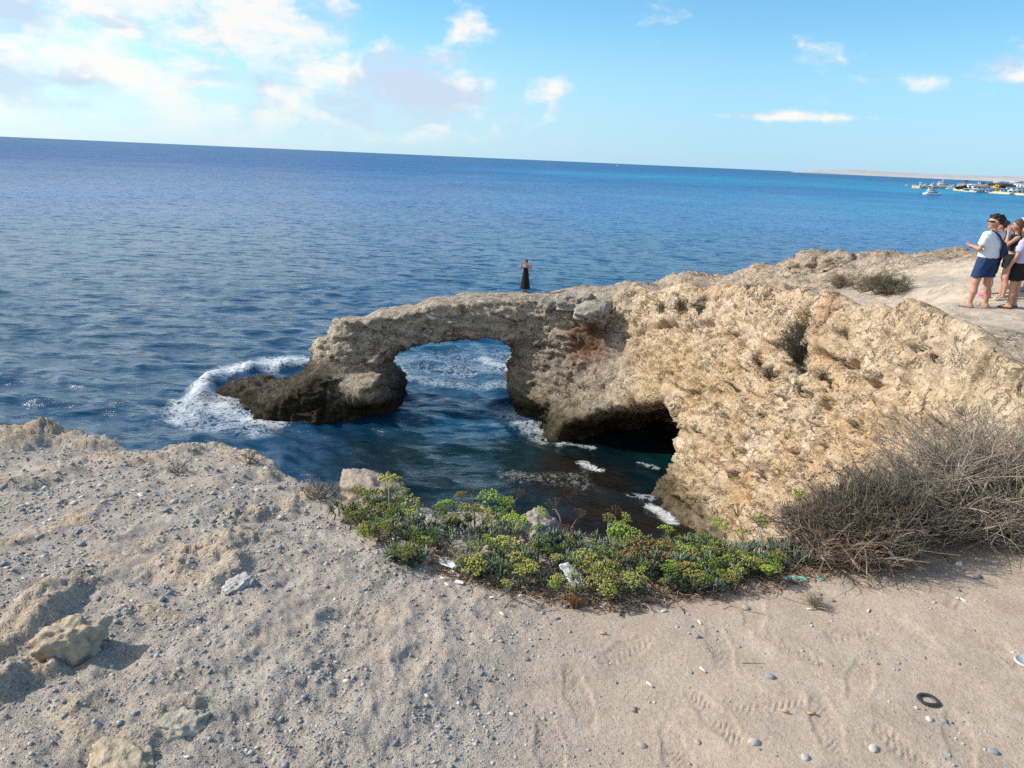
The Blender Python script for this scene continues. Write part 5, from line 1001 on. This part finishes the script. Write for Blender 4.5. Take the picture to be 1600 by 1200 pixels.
person('woman in long black dress with raised arms standing on top of the arch', lW, R(178), hpx(50.5, lW), (((-.27, .06, 1.33), (-.27, .12, 1.58)), ((.27, .06, 1.33), (.25, .12, 1.60))), 'black', 'black', ('hair_brown', 'bun'), ('shoe_dark', 1), None, female=True, dress='dress', h=.0125, extras=(shades,), stance=.07)
print('people', time.time()-T0)

# ------------------------------------------------------------------ harbour, boats and coast
MAT['white'] = simple('white_render', (.78, .78, .76), .7, .05, .5, .01); MAT['redroof'] = simple('tile_roof', (.38, .20, .13), .8, .2, 1, .02); MAT['greyroof'] = simple('grey_roof', (.35, .35, .36), .8, .1, 1, .02); MAT['blueglass'] = simple('dark_window', (.03, .05, .08), .2, .1); MAT['bluew'] = simple('blue_awning', (.12, .28, .62), .7, .1)
MAT['beach'] = simple('beach_sand', (.60, .48, .33), .9, .12, .05, .05); MAT['breakwater'] = simple('breakwater_stone', (.48, .37, .25), .9, .35, .4, .3); MAT['coastland'] = simple('dry_coast_land', (.36, .31, .235), .9, .35, .004, .5); MAT['yellow'] = simple('yellow_plastic', (.75, .45, .06), .5, .1)
MAT['hull'] = simple('white_hull', (.80, .80, .80), .35, .03); MAT['crown'] = attr_mat('tree_leaves', .8, .9, .01, .3, .1); MAT['trunk'] = simple('trunk_bark', (.16, .11, .07), .9, .2)
def boxes(name, mt, parent, L):
    A = Acc()
    for b in L: bx(A, *b)
    return A.build(name, MAT[mt], parent, smooth=False)
def boat(u, v, L, rz, lb, seed=0, mast=False, decks=2, grp='boats in and near the harbour', name='motor_yacht'):
    loc = atz(u, v, ZW); t = empty(name, (loc[0], loc[1], ZW), lb, 'boat', grp, rz); n = 12; s_ = np.linspace(-1, 1, n); W = L*.15*np.sqrt(np.clip(1-((s_+.25)/1.27)**4, 0, 1)); W[0] = L*.13; sh = L*(.085+.05*np.clip(s_, 0, 1)**1.5)
    pts = np.stack([np.stack([s_*L/2, k*W, z*sh+(1-z)*-.3], 1) for k, z in ((-1, 1), (-.8, 0), (.8, 0), (1, 1))], 1); pts[:, 1:3, 0] *= .93; v_ = pts.reshape(-1, 3); f_ = [[i*4+j, (i+1)*4+j, (i+1)*4+(j+1) % 4, i*4+(j+1) % 4] for i in range(n-1) for j in range(4)]+[[0, 1, 2, 3]]
    mesh('hull', v_, f_, MAT['hull'], t, smooth=False); z = L*.09; Ld = L*.55
    for k in range(decks):
        hh_ = L*.075; boxes('cabin', 'hull', t, [((-L*.06-k*L*.05, 0, z+hh_/2), (Ld, L*.22-k*L*.04, hh_))]); boxes('window', 'blueglass', t, [((-L*.06-k*L*.05, 0, z+hh_*.55), (Ld*1.01, L*.223-k*L*.04, hh_*.3))]); z += hh_; boxes('deck_roof', 'hull', t, [((-L*.08-k*L*.05, 0, z+L*.006), (Ld*1.12, L*.25-k*L*.04, L*.012))]); z += L*.012; Ld *= .66
    boxes('radar_mast', 'hull', t, [((-L*.1, 0, z+L*.06), (L*.02, L*.02, L*.12)), ((-L*.1, 0, z+L*.09), (L*.03, L*.12, L*.012))])
    if mast: boxes('mast', 'hull', t, [((0, 0, z+L*.5), (.25, .25, L*1.0))])
    return t
boat(1457, 304.5, 14.5, R(12), 'white motor yacht cruising nearest the shore water', 1, decks=3)
boat(1602, 303.6, 11, R(10), 'white boat cut off at the right edge of view', 2, decks=1)
for u, v, L, rz, lb, ms in [(1459, 291.5, 16, 20, 'moored white yacht just behind the cruising yacht', 0), (1474, 291.8, 26, 5, 'largest moored yacht with stepped decks at the breakwater', 0), (1447, 291.3, 11, 0, 'small white boat moored beside the breakwater tip', 0), (1489, 294, 12, 30, 'white boat moored by the beach end', 0), (1484, 295.5, 9, -10, 'low boat moored in front of the beach end', 0), (1418, 290.5, 6, 0, 'tiny white speedboat left of the breakwater', 0)]: boat(u, v, L, R(rz), lb, decks=2, mast=ms)
def sail(u, lb):
    loc = atz(u, 213+.0441*u+3.6, ZW); dd = np.linalg.norm(loc); t = empty('sailing_boat', (loc[0], loc[1], ZW), lb, 'boat', 'boats in and near the harbour'); boxes('hull', 'hull', t, [((0, 0, 1), (12, 3, 2))]); A = Acc(); A.add([(-5, 0, 2.5), (4, 0, 2.5), (0, 0, 17), (-5, .2, 2.5), (4, .2, 2.5), (0, .2, 17)], [(0, 1, 2), (5, 4, 3)]); A.build('sail', MAT['hull'], t)
sail(965, 'tiny white sailing boat far out near the horizon')
def land(name, px, zt, mt, depth, lb=None, bumps=.6, seed=1):
    """a low shore: front waterline along the given pixels, running back by depth"""
    F_ = np.array([atz(u, v, ZW)[:2] for u, v in px]); n = 60; s_ = np.linspace(0, 1, n); fx = np.interp(s_, np.linspace(0, 1, len(F_)), F_[:, 0]); fy = np.interp(s_, np.linspace(0, 1, len(F_)), F_[:, 1]); dn = np.stack([fx, fy], 1); dn /= np.linalg.norm(dn, axis=1)[:, None]
    ks = np.array([0, .03, .1, .3, .6, .9, 1.0]); hz = np.array([-1.5, .35, .7, 1, 1, .8, -1.5]); v_ = []
    for j, kk in enumerate(ks): v_.append(np.stack([fx+dn[:, 0]*depth*kk, fy+dn[:, 1]*depth*kk, ZW+np.where(hz[j] > 0, hz[j]*zt, -1.0)+0*fx], 1))
    v_ = np.stack(v_, 1); nz = fbm(v_.reshape(-1, 3)+seed, .05, 4).reshape(v_.shape[:2]); v_[:, 1:-1, 2] += nz[:, 1:-1]*bumps; v_[[0, -1], :, 2] = ZW-1; v_ = v_.reshape(-1, 3); k_ = len(ks); i0 = (np.arange(n-1)[:, None]*k_+np.arange(k_-1)[None, :]).ravel(); f_ = np.stack([i0, i0+k_, i0+k_+1, i0+1], 1)[:, ::-1].copy()
    if np.cross(v_[f_[30, 1]]-v_[f_[30, 0]], v_[f_[30, 2]]-v_[f_[30, 0]])[2] < 0: f_ = f_[:, ::-1].copy()
    o = mesh(name, v_, f_, MAT[mt]); tag(o, lb, kind='structure')
land('breakwater', [(1424, 293.5), (1440, 294.5), (1465, 294.5), (1492, 295.5)], 2.6, 'breakwater', 14, None, 1.6, 3)
land('beach', [(1488, 297), (1510, 299.5), (1545, 301.5), (1600, 305.5), (1680, 314), (1800, 330)], 2.2, 'beach', 40, None, .3, 5)
land('harbour_land', [(1494, 295.2), (1510, 295.5), (1545, 296.5), (1600, 299.5), (1680, 306), (1800, 318)], 3.2, 'coastland', 900, None, 1.0, 8)
def house(u, v, wpx_, hpx_, mt, roof, lb, depthm=12):
    loc = atz(u, v, ZW+3.0); dd = (loc-CAM)@Fv; W, Hh_ = wpx_/1150*dd, hpx_/1150*dd; t = empty('building', (loc[0], loc[1], ZW+2.2), lb, 'building', 'white buildings along the harbour shore', -math.atan2(loc[0], loc[1]))
    boxes('wall', mt, t, [((0, depthm/2, Hh_/2), (W, depthm, Hh_))]); boxes('roof', roof, t, [((0, depthm/2, Hh_+.25), (W+1.2, depthm+1.2, .5))]); nw = max(2, int(W/4))
    for k in range(nw): boxes('window', 'blueglass', t, [((-W/2+W*(k+.5)/nw, -.05, Hh_*.55), (W/nw*.45, .12, Hh_*.35))])
for a_ in [(1438, 293, 3.5, 8, 'white', 'white', 'white beacon tower on the breakwater tip', 3), (1519, 295.5, 15, 7.5, 'white', 'white', 'tallest white building at the left end of the shore', 14), (1534, 296, 16, 5, 'white', 'redroof', 'white building with brown roof behind the beach'), (1510, 297, 8, 3, 'white', 'greyroof', 'low hut at the beach corner'), (1528, 297.5, 14, 3.0, 'white', 'white', 'long low beach hut right of the corner hut'),
           (1545, 298.5, 10, 3.0, 'white', 'bluew', 'beach hut with blue roof left of the yellow slide'), (1568, 298.5, 10, 4, 'white', 'bluew', 'beach hut with blue roof right of the yellow slide'), (1582, 300, 12, 3.2, 'white', 'white', 'white hut in the middle of the right beach'), (1597, 300.5, 10, 4, 'white', 'redroof', 'white hut with brown roof at the right edge'), (1588, 297.5, 28, 5.0, 'white', 'bluew', 'long white and blue building behind the right huts', 16),
           (1596, 293.5, 22, 6.5, 'white', 'white', 'big white hotel block at the right edge', 16), (1545, 294.5, 20, 5, 'white', 'redroof', 'white building in front of the brown trees'), (1508, 289, 6, 3, 'white', 'redroof', 'far small white house beyond the palms'), (1534, 287, 10, 3, 'white', 'redroof', 'far pair of roofs above the shore buildings'), (1560, 286, 14, 3, 'white', 'white', 'far white block beyond the trees'), (1588, 286.5, 18, 4, 'white', 'greyroof', 'far long white hotel near the right edge')]: house(*a_)
def tree(u, v, rpx, hpx_, lb, col, name='tree', palm=False):
    loc = atz(u, v, ZW+3.0); dd = (loc-CAM)@Fv/1150; r_ = np.random.default_rng(int(u)); Rr, Hh_ = rpx*dd, hpx_*dd; t = empty(name, (loc[0], loc[1], ZW+2.2), lb, 'tree', 'trees along the harbour shore'); A = Acc(); v_, f_ = tubes(np.array([[(0, 0, 0), (0, .2, Hh_*.4), (0, 0, Hh_*.8)]]), np.array([[.35, .28, .2]]), 6); A.add(v_, f_); A.build('trunk', MAT['trunk'], t)
    n = 420; q3 = r_.normal(size=(n, 3)); q3 /= np.linalg.norm(q3, axis=1)[:, None]; q3 *= r_.random((n, 1))**.4
    if palm: P_ = np.stack([q3[:, 0]*Rr, q3[:, 1]*Rr, Hh_-np.hypot(q3[:, 0], q3[:, 1])**2*Rr*.6], 1)
    else: P_ = q3*np.array([Rr, Rr, Hh_*.42])+(0, 0, Hh_*.62); P_ += fbm(P_, .3, 2)[:, None]*Rr*.3
    v_, f_, c_ = many(OCT, P_, np.full((n, 3), Rr*.10)*r_.uniform(.6, 1.5, (n, 1)), None, np.array(col)*r_.uniform(.6, 1.3, (n, 1)), .2); mesh('crown', v_, f_, MAT['crown'], t, False, attrs={'col': c_})
for a_ in [(1497, 296, 5, 6, 'dark bushy tree at the left end of the shore', (.05, .06, .035)), (1505, 296, 6, 7, 'dark broad tree left of the tallest building', (.05, .06, .035)), (1508, 294, 3, 13, 'tall palm standing above the dark trees', (.05, .075, .04), 'palm_tree', True), (1534, 293, 3, 9, 'palm rising between the brown roofs', (.06, .075, .04), 'palm_tree', True), (1549, 293.5, 6, 8, 'dull brown green tree, leftmost of the tree row', (.11, .10, .06)), (1558, 294, 6, 8, 'dull brown green tree, second of the tree row', (.12, .11, .07)), (1567, 294.3, 7, 8, 'olive tree in the middle of the tree row', (.11, .11, .06)),
           (1576, 294.7, 6, 7.5, 'olive brown tree near the right of the tree row', (.13, .115, .07)), (1583, 294.8, 4, 6, 'small tree ending the tree row at right', (.12, .11, .07))]: tree(*a_)
loc = atz(1556, 299.5, ZW+2.2); t = empty('water_slide', (loc[0], loc[1], ZW+2.2), 'yellow and orange water slide tower on the beach', 'water slide', None, -.6)
a = np.linspace(0, 9, 40); pts = np.stack([3*np.cos(a), 3*np.sin(a), 6.0-a*.55], 1); A = Acc(); v_, f_ = tubes(pts[None], np.full((1, 40), .7), 6); A.add(v_, f_); A.build('chute', MAT['yellow'], t); boxes('tower', 'yellow', t, [((sx_*1.4, sy_*1.4, 3.2), (.35, .35, 6.4)) for sx_ in (-1, 1) for sy_ in (-1, 1)]+[((0, 0, 6.3), (3.4, 3.4, .3))])
# the far shore, a low limestone coast several kilometres away
def coast(name, us, D_, tops, depthm, mt, seed):
    n = 160; u_ = np.linspace(us[0], us[-1], n); A_ = []
    for u in u_:
        d = ray(u, 215+.0441*u); d2 = d[:2]/np.linalg.norm(d[:2]); h_ = np.interp(u, us, tops); base = d2*D_; A_.append((d2, base, h_))
    ks = [0, .02, .15, .4, .75, 1.0]; hz = [-.0, .25, .55, .85, 1.0, .6]; v_ = np.array([[(b[0]+d2[0]*depthm*k, b[1]+d2[1]*depthm*k, ZW-1+max(h_, 1)*z_) for k, z_ in zip(ks, hz)] for d2, b, h_ in A_]); nz = fbm(v_.reshape(-1, 3)+seed, .0012, 5, .6).reshape(v_.shape[:2]); hh_ = np.array([x[2] for x in A_])[:, None]; v_[:, 1:, 2] += nz[:, 1:]*hh_*.5
    v_ = v_.reshape(-1, 3); i0 = (np.arange(n-1)[:, None]*6+np.arange(5)[None, :]).ravel(); f_ = np.stack([i0, i0+6, i0+7, i0+1], 1)[:, ::-1].copy()
    if np.cross(v_[f_[300, 1]]-v_[f_[300, 0]], v_[f_[300, 2]]-v_[f_[300, 0]])[2] < 0: f_ = f_[:, ::-1].copy()
    o = mesh(name, v_, f_, MAT[mt]); tag(o, kind='structure')
MAT['farland'] = simple('hazed_limestone_hills', (.42, .42, .41), .95, .15, .0016, 1)  # stone paled and greyed, distance haze mixed into the colour
coast('hills', [1235, 1270, 1340, 1420, 1500, 1600, 1750], 9000, [2, 42, 62, 55, 60, 62, 80], 2500, 'farland', 3)
print('TOTAL', time.time()-T0)
